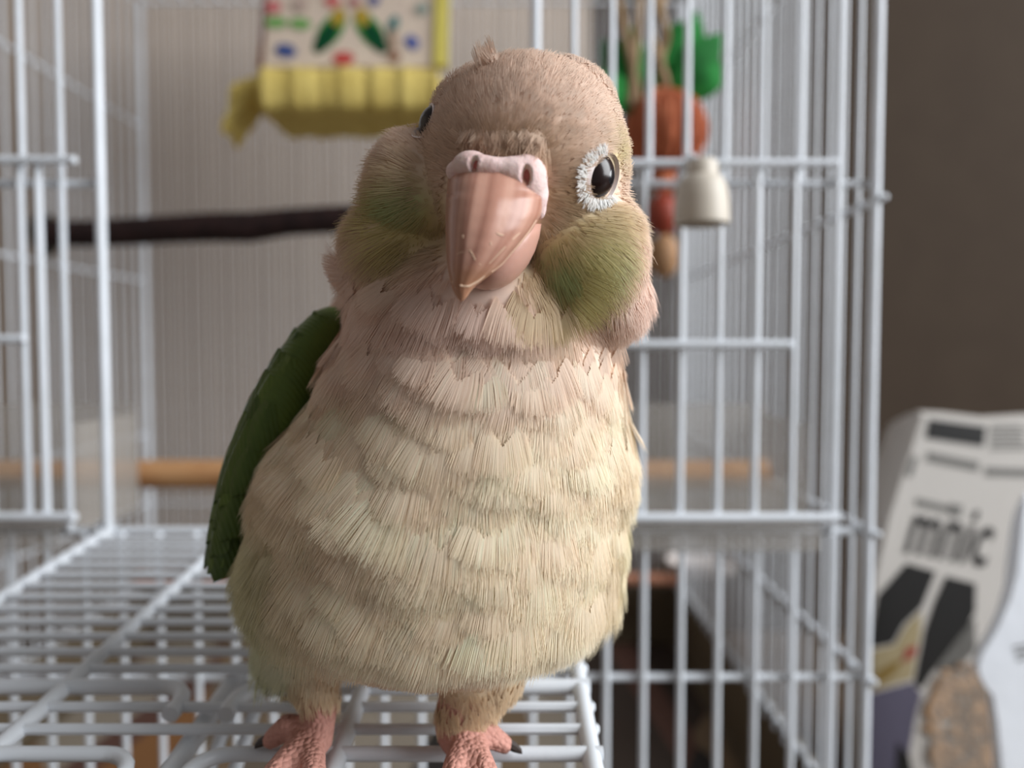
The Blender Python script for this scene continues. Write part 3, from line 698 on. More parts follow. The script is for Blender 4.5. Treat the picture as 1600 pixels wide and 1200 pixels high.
def pigment(p, n):
    """feather colour by place on the bird (linear rgb)"""
    px, py, z = project(p); N = len(p)
    c = np.tile(np.array(lin((248, 228, 202))), (N, 1))
    c = blend(c, smooth(-py, -640, -470), (240, 214, 199))                  # upper breast, pinkish
    c = blend(c, smooth(py, 720, 900)*0.8, (247, 228, 200))                  # belly, yellow cream
    low = smooth(py, 860, 1010)
    c = blend(c, low*smooth(np.abs(px-670), 150, 300)*0.65, (210, 222, 206))  # mint flanks
    c = blend(c, smooth(-px, -520, -395)*smooth(py, 650, 850)*0.55, (182, 194, 142))
    c = blend(c, smooth(px, 945, 1000)*smooth(py, 600, 800)*0.75, (182, 194, 142))
    hd = 1 - smooth(np.linalg.norm(p-hc, axis=1), 19.5*mm, 24*mm); hd *= smooth(-py, -500, -430)
    c = blend(c, hd, (228, 203, 184))
    c = blend(c, 0.85*np.exp(-((px-800)**2/90**2 + (py-235)**2/40**2))*hd, (190, 158, 126))   # brown over the beak
    c = blend(c, 0.8*gauss(p, np.array(hit(870, 300)[0]), 2.8), (172, 136, 98))              # lores
    c = blend(c, np.clip(1.0*gauss(p, cheekR, 4.1), 0, 0.85), (190, 176, 108))
    c = blend(c, 0.75*gauss(p, cheekR2, 3.6), (194, 182, 122))
    c = blend(c, 0.7*gauss(p, np.array(hit(868, 408)[0]), 1.5), (172, 204, 152)); c = blend(c, 0.5*gauss(p, np.array(hit(945, 395)[0]), 1.6), (186, 200, 150))
    c = blend(c, np.clip(1.1*gauss(p, cheekL, 4.4), 0, 0.85), (190, 176, 108)); c = blend(c, 0.6*gauss(p, np.array(hit(640, 320)[0]), 1.6), (172, 204, 152))
    c = blend(c, 0.6*gauss(p, np.array(eyeR_p)+np.array([0.001, 0.002, 0.004]), 2.2), (186, 178, 112))
    c = blend(c, 0.5*gauss(p, np.array(eyeR_p)+np.array([0.001, 0, -0.005]), 2.2), (204, 182, 130))
    back = smooth(n @ fw, 0.25, 0.6)*smooth(py, 470, 560)
    c = blend(c, back, (66, 96, 40))
    c = blend(c, smooth(n @ fw, 0.5, 0.85)*smooth(-py, -520, -440), (150, 126, 108))
    leg = smooth(py, 1035, 1075)*smooth(-platn(p), -0.026, -0.018)
    c = blend(c, leg*0.7, (216, 190, 152))
    return c
# colour of the body mesh: feathered area matches its plumage, legs are pink skin
col = pigment(co, no)
pxv, pyv, zv = project(co)
hgt = platn(co)
legm = smooth(-hgt, -0.0135, -0.0105)*(pyv > 1060)
col = col*(1-legm[:, None]) + np.array(lin((200, 146, 132)))[None]*legm[:, None]
def set_attr(me, name, arr, typ='FLOAT_COLOR'):
    if typ == 'FLOAT_COLOR':
        a = me.attributes.new(name, typ, 'POINT'); full = np.ones((len(arr), 4), np.float32); full[:, :3] = arr; a.data.foreach_set('color', full.ravel())
    else:
        a = me.attributes.new(name, typ, 'POINT'); a.data.foreach_set('value', np.asarray(arr, np.float32))
set_attr(bme, 'Col', col); set_attr(bme, 'leg', legm, 'FLOAT')

def darts(idx, rad):
    """blue-noise subset of body vertices; rad is the spacing per vertex"""
    idx = RNG.permutation(idx); cellsz = 0.0022; grid = {}; keep = []
    for i in idx:
        p = co[i]; r = rad[i]; k = (p/cellsz).astype(int); m_ = int(r/cellsz)+1; ok = True
        for a in range(k[0]-m_, k[0]+m_+1):
            for b_ in range(k[1]-m_, k[1]+m_+1):
                for c_ in range(k[2]-m_, k[2]+m_+1):
                    for j in grid.get((a, b_, c_), ()):
                        q = co[j]; 
                        if (p[0]-q[0])**2+(p[1]-q[1])**2+(p[2]-q[2])**2 < r*r: ok = False; break
                    if not ok: break
                if not ok: break
            if not ok: break
        if ok:
            grid.setdefault(tuple(k), []).append(i); keep.append(i)
    return np.array(keep)

def nrm(a): return a/np.maximum(np.linalg.norm(a, axis=1, keepdims=True), 1e-9)
M['feather'] = attr_mat('feather_barbs', 0.65, 0.18, 0.30)
def feathers(name, p, n, t, L, W, colr, K, seg, bw, lift, Rt, Rb, sharp=0.35, label=None, jit=0.06, spread=0.55, roll=0.10, hj=0.00003):
    """every feather is a fan of K separate barbs; p n t L W colr lift are per feather"""
    N = len(p); t = nrm(t - n*(t*n).sum(1, keepdims=True)); b_ = np.cross(n, t)
    u = np.linspace(-1, 1, K)[None, :] + RNG.normal(0, 0.6/K, (N, K)); u = np.clip(u, -1.05, 1.05)
    xe = u*W[:, None]*0.5; ye = L[:, None]*(1 - sharp*np.abs(u)**2.2)*(1 + RNG.normal(0, jit, (N, K)))
    xs = spread*xe; ys = ye*(0.12 + 0.38*(1-np.abs(u)))
    hh = RNG.normal(0, hj, (N, K))
    ss = np.linspace(0, 1, seg+1)
    X = xs[..., None] + (xe-xs)[..., None]*ss**0.8; Yy = ys[..., None] + (ye-ys)[..., None]*ss
    H = (lift[:, None, None]*(Yy/L[:, None, None])**1.5 + 0.00025 - Yy**2/(2*Rt) - X**2/(2*Rb)) + hh[..., None]*ss
    pos = p[:, None, None, :] + t[:, None, None, :]*Yy[..., None] + b_[:, None, None, :]*X[..., None] + n[:, None, None, :]*H[..., None]
    # ribbon side vector: across the barb, in the feather plane, rolled a little
    tang = np.gradient(pos, axis=2); tang /= np.maximum(np.linalg.norm(tang, axis=3, keepdims=True), 1e-9)
    nn = n[:, None, None, :] + b_[:, None, None, :]*RNG.normal(0, roll, (N, K))[..., None, None]
    sd = np.cross(tang, np.broadcast_to(nn, tang.shape)); sd /= np.maximum(np.linalg.norm(sd, axis=3, keepdims=True), 1e-9)
    wd = bw*(1 - 0.72*ss**1.6)
    a = pos + sd*wd[None, None, :, None]; c = pos - sd*wd[None, None, :, None]
    V = np.stack([a, c], axis=3).reshape(-1, 3)                 # N,K,seg+1,2
    base = (np.arange(N*K)*(seg+1)*2)[:, None] + (np.arange(seg)*2)[None]
    Fq = np.stack([base, base+1, base+3, base+2], axis=2).reshape(-1, 4)
    me = bpy.data.meshes.new(name); me.vertices.add(len(V)); me.vertices.foreach_set('co', V.ravel())
    me.loops.add(Fq.size); me.loops.foreach_set('vertex_index', Fq.ravel().astype(np.int32))
    me.polygons.add(len(Fq)); me.polygons.foreach_set('loop_start', (np.arange(len(Fq))*4).astype(np.int32))
    me.update(calc_edges=True); me.polygons.foreach_set('use_smooth', np.ones(len(Fq), bool))
    var = 1 + RNG.normal(0, 0.035, (N, K, 1, 1, 1)) + RNG.normal(0, 0.035, (N, 1, 1, 1, 1))
    cc = np.broadcast_to(colr[:, None, None, None, :]*var, (N, K, seg+1, 2, 3)).reshape(-1, 3)
    set_attr(me, 'Col', np.clip(cc, 0, 0.9)); me.materials.append(M['feather'])
    child(name, me, bird, kind='stuff', label=label)
    return me

# --- where feathers may grow
px, py, zz = project(co)
dE = np.linalg.norm(co-np.array(eyeR_p), axis=1); dEL = np.linalg.norm(co-np.array(eyeL_p), axis=1)
isleg = (platn(co) < 0.027) & (py > 1040) & (np.abs(co[:, 1]-0.129) < 0.013)
dh = np.linalg.norm(co-hc, axis=1)
head_w = 1 - smooth(dh, 20*mm, 23.5*mm); head_w = np.maximum(head_w, (py < 430)*1.0); head_w = np.maximum(head_w, (px > 880)*(py < 540)*1.0); head_w *= np.where(px > 880, smooth(-py, -560, -510), smooth(-py, -520, -440))
facing = -((co-camv)/np.linalg.norm(co-camv, axis=1, keepdims=True)*no).sum(1)
def in_poly(x, y, poly):
    ins = np.zeros(len(x), bool); j = len(poly)-1
    for i in range(len(poly)):
        xi, yi = poly[i]; xj, yj = poly[j]
        ins ^= ((yi > y) != (yj > y)) & (x < (xj-xi)*(y-yi)/(yj-yi+1e-9)+xi); j = i
    return ins
beakpoly = [(705, 272), (740, 250), (790, 258), (835, 258), (852, 290), (848, 340), (835, 400), (800, 445), (735, 465), (700, 440), (694, 300)]
bare = in_poly(px, py, beakpoly) & (facing > 0)
# teardrop of bare skin round the eye
En = np.array(eyeR_n); e1 = rt*0.0 + np.array(P(941, 240, 110)) - np.array(P(930, 277, 110)); e1 -= En*(e1@En); e1 /= np.linalg.norm(e1); e2 = np.cross(En, e1)
de = co-np.array(eyeR_p); ring_bare = ((de@e1)/0.0040)**2 + ((de@e2)/0.0037)**2 < 1; ring_bare &= dE < 0.008
ring_bareL = dEL < 0.0030
ok = ~(bare | ring_bare | ring_bareL)

# body plumage
N0 = A(835, 335, 128)
def flow_body(p, n):
    d = p - N0[None]; xc = (project(p)[0]-720)/300
    d = nrm(d) + 0.45*np.array(RIGHT)[None]*np.clip(xc, -1, 1)[:, None] - 0.25*up_[None] + 0.5*fw[None]*smooth(project(p)[1], 900, 1040)[:, None]
    return nrm(d)
sel = np.where(ok & (head_w < 0.5) & ~isleg & (hgt > 0.016))[0]
rad = np.where(facing > -0.25, 0.0019, 0.0040)
bi = darts(sel, rad); p = co[bi]; n = no[bi]; t = flow_body(p, n)
ppx, ppy, _ = project(p)
s_ = np.linalg.norm(p-N0, axis=1)*1000
wave = 1.3*np.sin(ppx*0.013+ppy*0.004) + 1.4*np.sin(ppx*0.031-ppy*0.011+1.0) + 0.9*np.sin(ppx*0.07+ppy*0.02+2)
wave = wave + 1.1*np.sin(ppx*0.047-ppy*0.027) + 0.8*np.sin(ppx*0.022+ppy*0.05) + RNG.normal(0, 0.2, len(p))
Dl = 3.5
Lm = 7.4 + 1.0*smooth(ppy, 650, 900)
L = (np.ceil((s_ + wave + Lm/1.25)/Dl)*Dl - s_ - wave)*1.22
neck = smooth(-ppy, -620, -500)
L = np.clip(L*(1-0.10*neck), 4.5, 13.5)*RNG.uniform(0.97, 1.03, len(p))
L *= 1 - 0.35*smooth(ppy, 950, 1050)
W = L*RNG.uniform(0.95, 1.2, len(p))
t = nrm(t + RNG.normal(0, 0.07, t.shape))
lift = (0.00175 + 0.0004*RNG.normal(0, 1, len(p)))*(0.6+0.4*L/9)*(1-0.6*smooth(ppy, 930, 1050))
edge = np.maximum(smooth(-ppx, -520, -420)*smooth(ppy, 560, 640), smooth(ppx, 930, 980)*smooth(ppy, 560, 700))*(facing[bi] > -0.3)
lift = lift + 0.0014*edge*RNG.uniform(0.5, 1.2, len(p)); L *= 1+0.15*edge
feathers('body_plumage', p, n, t, L*mm, W*mm, pigment(p, n), 72, 3, 0.000085, lift, 0.034, 0.022, 0.20, 'soft cream breast and belly feathers', 0.05, 0.62)
print('body feathers', len(p))

# head plumage
sel = np.where(ok & (head_w >= 0.5))[0]
nearb = np.linalg.norm(co-beak0, axis=1)
rad = np.where(facing > -0.3, 0.00080 + 0.0003*smooth(nearb, 0.012, 0.022), 0.0025)
hi = darts(sel, rad); p = co[hi]; n = no[hi]
fp_ = A(783, 292, 107)
t = nrm(p - fp_) + np.array(FWD)[None]*0.25
ppx, ppy, _ = project(p)
t = nrm(t - 0.55*up_[None]*smooth(ppy, 330, 420)[:, None] + RNG.normal(0, 0.13, t.shape))
nb_ = np.linalg.norm(p-beak0, axis=1)
L = (2.6 + 2.6*smooth(nb_, 0.008, 0.022))*RNG.uniform(0.85, 1.15, len(p)); W = L*RNG.uniform(0.6, 0.8, len(p))
chk = np.clip(gauss(p, cheekR, 6)+gauss(p, cheekL, 6), 0, 1)
L *= 1+0.5*chk; W *= 1+0.7*chk
lift = 0.00042 + 0.00011*RNG.normal(0, 1, len(p)) + 0.0004*chk + 0.0007*smooth(ppx, 930, 990)*smooth(ppy, 400, 450)
feathers('head_plumage', p, n, t, L*mm, W*mm, pigment(p, n), 18, 3, 0.00006, lift, 0.018, 0.008, 0.25, 'short beige head feathers with green cheek patches', 0.12)
print('head feathers', len(p))

# brow feathers hanging over the cere
q_ = []
for k in range(240):
    x = RNG.uniform(722, 856); y = RNG.uniform(196, 236) + 0.0009*(x-790)**2*0.9 - (6 if x < 760 else 0)
    h_ = hit(x, y)
    if h_[0] is not None: q_.append((tuple(h_[0]), tuple(h_[1]), x))
p = np.array([a_[0] for a_ in q_]); n = np.array([a_[1] for a_ in q_]); xq = np.array([a_[2] for a_ in q_])
t = nrm(-up_[None]*1.0 - fw[None]*0.55 + rt[None]*((780-xq)/90)[:, None]*0.35 + RNG.normal(0, 0.22, p.shape))
L = RNG.uniform(2.2, 3.6, len(p)); feathers('brow_plumage', p, n, t, L*mm, L*0.5*mm, pigment(p, n), 11, 3, 0.00006, RNG.uniform(0.0006, 0.0016, len(p)), 0.03, 0.006, 0.3, 'brown feathers over the cere', 0.15)

# thigh down
sel = np.where(isleg & (hgt > np.where(px > 600, 0.0098, 0.0125)))[0]
ti = darts(sel, np.full(nv, 0.0010)); p = co[ti]; n = no[ti]
t = nrm(-up_[None] + RNG.normal(0, 0.16, p.shape))
L = RNG.uniform(3.0, 4.6, len(p)); W = L*0.5
feathers('thigh_plumage', p, n, t, L*mm, W*mm, pigment(p, n), 12, 3, 0.00009, np.full(len(p), 0.0003), 0.05, 0.006, 0.25, 'fine tan down on the thighs', 0.12)

# tuft on the crown
tp0, tn0 = hit(766, 104)
if tp0:
    k = 14; p = np.tile(np.array(tp0), (k, 1)) + RNG.normal(0, 0.0005, (k, 3)); n = np.tile(-fw, (k, 1)) + RNG.normal(0, 0.3, (k, 3)); n = nrm(n)
    t = np.tile(up_*0.9 - rt*0.35, (k, 1)) + RNG.normal(0, 0.25, (k, 3))
    feathers('crown_tuft', p, n, t, RNG.uniform(2.6, 4.0, k)*mm, np.full(k, 1.2)*mm, pigment(p, n), 9, 3, 0.00008, np.full(k, 0.0003), 0.05, 0.01, 0.25, 'small tuft sticking up on the crown')

# white downy fringe round the bare eye skin
k = 1100; an = RNG.uniform(0, 2*math.pi, k)
tob_ = beak0 - np.array(eyeR_p) - np.array([0, 0, 0.004]); sdir = math.atan2(tob_ @ e2, tob_ @ e1)
an = an[np.cos(an-sdir) > -0.25]; k = len(an); ro_ = RNG.uniform(0.0027, 0.0036, k)*(1 + 0.38*np.maximum(0, np.cos(an-sdir))**2)
pts = np.array(eyeR_p)[None] + e1[None]*(np.cos(an)*ro_)[:, None] + e2[None]*(np.sin(an)*ro_)[:, None]
hp = [bvh.find_nearest(Vector(q)) for q in pts]; p = np.array([tuple(h[0]) for h in hp]); n = np.array([tuple(h[1]) for h in hp])
t = nrm(p - np.array(eyeR_p)) + RNG.normal(0, 0.2, p.shape)
feathers('eye_fringe', p + n*0.0003, n, t, RNG.uniform(0.7, 1.4, k)*mm, np.full(k, 0.22)*mm, np.tile(np.array(lin((252, 243, 238))), (k, 1)), 4, 2, 0.00004, RNG.uniform(0.0001, 0.0004, k), 0.02, 0.01, 0.25, 'white downy fringe around the eye')

# ---- eyes
M['eye'] = mat('dark_eye', (34, 20, 18), 0.22, 0.5)
M['pupil'] = mat('black_pupil', (12, 12, 18), 0.20, 0.8)
M['eye_skin'] = mat('white_eye_skin', (236, 220, 216), 0.6, 0.3, noise=(700, (246, 236, 232), 0.8), bump=(2500, 0.2, 0.0002))
def make_eye(p0, n0, r, ring_out, ax1, stretch, label):
    n0 = Vector(n0).normalized(); a1 = (Vector(ax1) - n0*Vector(ax1).dot(n0)).normalized(); a2 = n0.cross(a1)
    c = Vector(p0) - n0*(r*0.62)
    e = child('eye', MB().ell(c, r*1.06, r*0.92, r, (a1, a2, n0), 32, 24).mesh('eye', M['eye']), bird, label=label)
    child('pupil', MB().ell(c + n0*r*0.32, r*0.76, r*0.66, r*0.70, (a1, a2, n0), 28, 18).mesh('pupil', M['pupil']), e)
    rings = []; n_ = 40
    for j, (f_, h) in enumerate(((0.0, -0.0012), (0.06, -0.0001), (0.2, 0.0002), (0.45, 0.0001), (0.75, 0.0), (1.0, -0.0004), (1.05, -0.0012))):
        rg = []
        for k_ in range(n_):
            a = 2*math.pi*k_/n_; ri1, ri2 = r*0.93, r*0.74
            ro = ring_out*(1 + stretch*max(0, math.cos(a - stretch_dir))**2)
            x = ri1*math.cos(a)*(1-f_) + ro*math.cos(a)*f_; y = ri2*math.sin(a)*(1-f_) + ro*0.95*math.sin(a)*f_
            q = Vector(p0) + a1*x + a2*y
            hp = bvh.ray_cast(q + n0*0.01, -n0, 0.03)
            base_ = hp[0] if hp[0] is not None else q
            lim = base_ if (base_-q).length < 0.0035 else q
            rg.append(lim + n0*(h + 0.0004))
        rings.append(rg)
    v = [q for rg in rings for q in rg]
    f_ = [(i*n_+k_, i*n_+(k_+1) % n_, (i+1)*n_+(k_+1) % n_, (i+1)*n_+k_) for i in range(len(rings)-1) for k_ in range(n_)]
    child('eye_ring', MB().add(v, f_).mesh('eye_ring', M['eye_skin']), bird, label='bare white skin around the eye')
# stretch toward the beak
tob = Vector(beak0) - Vector(eyeR_p) + Vector((0, 0, -0.004)); nR = Vector(eyeR_n).normalized(); a1v = Vector(e1); a2v = nR.cross(a1v)
stretch_dir = math.atan2(tob.dot(a2v), tob.dot(a1v))
make_eye(eyeR_p, Vector(eyeR_n).normalized() + RIGHT*0.55, 0.0036, 0.0035, e1, 0.35, 'dark glossy eye in a white ring')
stretch_dir = 0.0
make_eye(Vector(eyeL_p) + Vector(eyeL_n)*0.0002, Vector(eyeL_n).normalized() - FWD*0.45, 0.0032, 0.0024, UP, 0.0, 'dark eye on the shaded side of the head')

# ---- beak
m = bpy.data.materials.new('horn_beak'); m.use_nodes = True; nt = m.node_tree; b = nt.nodes['Principled BSDF']
b.inputs['Roughness'].default_value = 0.32; b.inputs['Specular IOR Level'].default_value = 0.45
b.inputs['Subsurface Weight'].default_value = 0.15; b.inputs['Subsurface Radius'].default_value = (0.002, 0.001, 0.0007); b.inputs['Subsurface Scale'].default_value = 0.5
a = nt.nodes.new('ShaderNodeAttribute'); a.attribute_name = 'Col'; nt.links.new(a.outputs['Color'], b.inputs['Base Color'])
tc = nt.nodes.new('ShaderNodeTexCoord'); n1 = nt.nodes.new('ShaderNodeTexNoise'); n1.inputs['Scale'].default_value = 420; nt.links.new(tc.outputs['Object'], n1.inputs['Vector'])
bp = nt.nodes.new('ShaderNodeBump'); bp.inputs['Strength'].default_value = 0.12; bp.inputs['Distance'].default_value = 0.0005; nt.links.new(n1.outputs['Fac'], bp.inputs['Height']); nt.links.new(bp.outputs[0], b.inputs['Normal'])
M['beak'] = m
st = [  # row y, left, ridge, right, ridge depth, left recess, right recess
    (246, 706, 762, 846, 105.0, 5.0, 5.0), (262, 702, 756, 850, 102.6, 6.0, 6.2), (285, 699, 750, 852, 100.4, 7.0, 7.6), (310, 697, 745, 851, 98.8, 7.6, 8.2),
    (335, 696, 740, 846, 97.9, 7.6, 8.2), (360, 696, 735, 832, 97.5, 7.2, 7.6), (385, 697, 731, 812, 97.5, 6.6, 6.6), (405, 698, 727, 794, 97.9, 5.6, 5.6),
    (422, 700, 724, 777, 98.4, 4.8, 4.8), (436, 703, 721, 758, 99.0, 3.8, 3.6), (446, 705, 720, 744, 99.5, 2.8, 2.6), (456, 709, 720, 735, 100.0, 2.0, 1.8), (465, 714, 721, 729, 100.6, 1.2, 1.0), (470, 719, 721, 724, 101.0, 0.5, 0.5)]
v = []; cols = []; nA = 36; uv = []
def interp_st(s):
    i = min(int(s), len(st)-2); f_ = s-i
    return [st[i][k]*(1-f_)+st[i+1][k]*f_ for k in range(7)]
nS = 52
for i in range(nS):
    y, l, rg, r_, dp, pl_, pr_ = interp_st((len(st)-1)*i/(nS-1))
    for k in range(nA+1):
        a = -math.pi/2 + math.pi*k/nA; s_ = math.sin(a); c_ = math.cos(a)
        if a < 0: x = rg + (rg-l)*s_; d = dp + pl_*(1-c_**0.9 if c_ > 0 else 1)
        else: x = rg + (r_-rg)*math.copysign(abs(s_)**1.0, s_); d = dp + pr_*(1-(max(c_, 0))**0.8)
        # long faint keels on the horn
        d -= 0.22*math.exp(-((a-0.28)/0.10)**2)*min(1, (470-y)/120) 
        yy = y + 10*(abs(s_)**2)*(1 if y < 300 else 0)*(y-246)/54
        v.append(P(x, yy, d)); uv.append((i/(nS-1), a, y))
    v.append(P(r_, y, dp+pr_+4*max(0.05, (470-y)/200))); v.append(P(l, y, dp+pl_+4*max(0.05, (470-y)/200)))
    uv += [(i/(nS-1), 1.57, y), (i/(nS-1), -1.57, y)]
nR_ = nA+3
f_ = [(i*nR_+k, i*nR_+(k+1) % nR_, (i+1)*nR_+(k+1) % nR_, (i+1)*nR_+k) for i in range(nS-1) for k in range(nR_)] + [tuple(range(nR_)), tuple((nS-1)*nR_+k for k in reversed(range(nR_)))]
bk_me = bpy.data.meshes.new('upper_beak'); bk_me.from_pydata([tuple(q) for q in v], [], f_); bk_me.materials.append(M['beak'])
for pgn in bk_me.polygons: pgn.use_smooth = True
bm = bmesh.new(); bm.from_mesh(bk_me); bmesh.ops.recalc_face_normals(bm, faces=bm.faces); bm.to_mesh(bk_me); bm.free()
cc = []
for (t_, a, y) in uv:
    dk = np.array(lin((150, 92, 74))); lt = np.array(lin((218, 174, 154)))
    stripe = 0.5 + 0.16*math.sin(abs(a)*13+1.0+0.002*y) + 0.10*math.sin(abs(a)*29)
    stripe = min(1, max(0, stripe)); base_ = dk*(1-stripe) + lt*stripe
    w_ = smooth(np.array([y]), 400, 440)[0]; base_ = base_*(1-w_*0.6) + np.array(lin((178, 128, 92)))*w_*0.6
    cc.append(base_)
set_attr(bk_me, 'Col', np.array(cc)); ub = child('upper_beak', bk_me, bird, label='horn pink hooked upper beak')
# worn edge flakes
M['flake'] = mat('pale_beak_flake', (232, 200, 172), 0.6, 0.3)
bbvh = BVHTree.FromPolygons([tuple(q.co) for q in bk_me.vertices], [tuple(q.vertices) for q in bk_me.polygons])
def bhit(x, y):
    d = FWD + RIGHT*((x-800)/F) + UP*((600-y)/F); r = bbvh.ray_cast(CAM, d.normalized()); return r[0]
def flake(pts, r):
    r *= 0.45
    q = [bhit(x, y) for x, y in pts]; q = [a for a in q if a is not None]
    if len(q) > 1: child('beak_flake', MB().tube(q, [r*mm*(0.5+0.5*math.sin(math.pi*(i+0.5)/len(q))) for i in range(len(q))], 6).mesh('beak_flake', M['flake']), ub)
flake([(714, 397), (722, 394), (735, 391), (742, 405), (751, 414)], 0.16)
flake([(764, 412), (775, 401), (786, 389), (790, 385)], 0.22)
flake([(768, 425), (784, 413), (798, 396), (812, 380), (826, 362), (838, 344)], 0.26)
flake([(706, 440), (720, 446), (733, 447), (748, 438), (757, 431)], 0.40)
flake([(776, 364), (782, 367), (787, 368)], 0.22); flake([(766, 378), (767, 383)], 0.2); flake([(723, 367), (724, 372)], 0.2); flake([(800, 375), (806, 369), (812, 364)], 0.22)
# lower mandible
lb = MB(); st2 = [(350, 800, 846, 103.5, 5.0), (370, 780, 843, 102.6, 6.0), (392, 752, 836, 102.0, 6.0), (412, 735, 826, 101.9, 6.0), (430, 728, 812, 102.3, 5.5), (442, 732, 798, 103.2, 4.4), (450, 742, 784, 104.6, 2.6), (453, 756, 770, 106, 1.0)]
v = []; nA2 = 20; cc = []
for (y, l, r_, dp, rec) in st2:
    for k in range(nA2+1):
        a = -math.pi/2+math.pi*k/nA2; v.append(P((l+r_)/2+(r_-l)/2*math.sin(a), y, dp+rec*(1-math.cos(a)))); cc.append(lin((200, 154, 138)))
    v.append(P(r_, y, dp+rec+5)); v.append(P(l, y, dp+rec+5)); cc += [lin((200, 154, 138))]*2
nR_ = nA2+3
f_ = [(i*nR_+k, i*nR_+(k+1) % nR_, (i+1)*nR_+(k+1) % nR_, (i+1)*nR_+k) for i in range(len(st2)-1) for k in range(nR_)] + [tuple(range(nR_)), tuple((len(st2)-1)*nR_+k for k in reversed(range(nR_)))]
lbm = bpy.data.meshes.new('lower_beak'); lbm.from_pydata([tuple(q) for q in v], [], f_); lbm.materials.append(M['beak'])
bm = bmesh.new(); bm.from_mesh(lbm); bmesh.ops.recalc_face_normals(bm, faces=bm.faces); bm.to_mesh(lbm); bm.free()
for pgn in lbm.polygons: pgn.use_smooth = True
set_attr(lbm, 'Col', np.array(cc)); child('lower_beak', lbm, bird, label='pink lower beak')
# cere
M['cere'] = mat('pink_cere_skin', (232, 192, 186), 0.55, 0.35, noise=(500, (244, 214, 208), 0.8), bump=(1800, 0.35, 0.0004), Subsurface_Weight=0.1)
M['nostril'] = mat('nostril_flesh', (186, 112, 104), 0.7, 0.2)
cb_ = MB()
for (x, y, d, r1, r2, r3) in ((822, 279, 104.6, 3.0, 3.4, 3.0), (834, 302, 105.8, 2.1, 3.0, 2.4), (843, 324, 106.6, 1.0, 1.8, 1.6), (803, 270, 104.0, 3.2, 2.2, 2.6), (785, 266, 103.8, 2.8, 1.7, 2.3), (768, 264, 103.6, 2.8, 1.6, 2.3), (752, 262, 103.7, 2.8, 1.7, 2.3), (736, 260, 104.8, 2.7, 2.1, 2.6), (716, 268, 105.8, 1.8, 1.5, 2.0)):
    cb_.ell(P(x, y, d), r1*mm, r3*mm, r2*mm, CAX, 20, 14)
cer = child('cere', remesh('cere', cb_, 0.00028, 14, M['cere']), bird, label='pink fleshy cere above the beak')
cbv = BVHTree.FromPolygons([tuple(q.co) for q in cer.data.vertices], [tuple(q.vertices) for q in cer.data.polygons])
for (x, y, w_, h_) in ((822, 273, 0.60, 1.15), (738, 253, 0.55, 0.95)):
    d = (FWD + RIGHT*((x-800)/F) + UP*((600-y)/F)).normalized(); r = cbv.ray_cast(CAM, d)
    if r[0] is not None:
        q0 = r[0].copy(); n0 = r[1].copy(); a2 = UP.cross(n0).normalized(); a1 = n0.cross(a2)
        for vv in cer.data.vertices:
            dv = vv.co - q0
            if abs(dv.dot(n0)) < 0.0016:
                e = math.sqrt((dv.dot(a2)/(w_*mm))**2 + (dv.dot(a1)/(h_*mm))**2)
                if e < 1.25: vv.co -= n0*0.0013*(1 - min(1.0, max(0.0, (e-0.55)/0.7))**2)
        child('nostril', MB().ell(q0 - n0*0.00120, w_*mm*0.8, h_*mm*0.85, 0.00012, (a2, a1, n0), 18, 8).mesh('nostril', M['nostril']), cer)
cer.data.update()

# ---- wings
m = bpy.data.materials.new('green_wing_feather'); m.use_nodes = True; nt = m.node_tree; b = nt.nodes['Principled BSDF']
b.inputs['Roughness'].default_value = 0.5; b.inputs['Specular IOR Level'].default_value = 0.3
oi = nt.nodes.new('ShaderNodeObjectInfo'); cr = nt.nodes.new('ShaderNodeValToRGB'); cr.color_ramp.elements[0].color = lin4((52, 72, 30)); cr.color_ramp.elements[1].color = lin4((100, 122, 50))
tc = nt.nodes.new('ShaderNodeTexCoord'); n1 = nt.nodes.new('ShaderNodeTexNoise'); n1.inputs['Scale'].default_value = 350
nt.links.new(tc.outputs['Object'], n1.inputs['Vector'])
mxm = nt.nodes.new('ShaderNodeMath'); mxm.operation = 'MULTIPLY_ADD'; mxm.inputs[1].default_value = 0.55; nt.links.new(n1.outputs['Fac'], mxm.inputs[0])
m2 = nt.nodes.new('ShaderNodeMath'); m2.operation = 'MULTIPLY'; m2.inputs[1].default_value = 0.5; nt.links.new(oi.outputs['Random'], m2.inputs[0]); nt.links.new(m2.outputs[0], mxm.inputs[2])
nt.links.new(mxm.outputs[0], cr.inputs[0]); nt.links.new(cr.outputs[0], b.inputs['Base Color'])
wv = nt.nodes.new('ShaderNodeTexWave'); wv.bands_direction = 'DIAGONAL'; wv.inputs['Scale'].default_value = 420; nt.links.new(tc.outputs['Object'], wv.inputs['Vector'])
bp = nt.nodes.new('ShaderNodeBump'); bp.inputs['Strength'].default_value = 0.35; bp.inputs['Distance'].default_value = 0.0003; nt.links.new(wv.outputs['Fac'], bp.inputs['Height']); nt.links.new(bp.outputs[0], b.inputs['Normal'])
M['wing'] = m
M['tail'] = mat('maroon_tail_feather', (110, 48, 40), 0.5, 0.3, noise=(120, (84, 62, 40), 0.8))
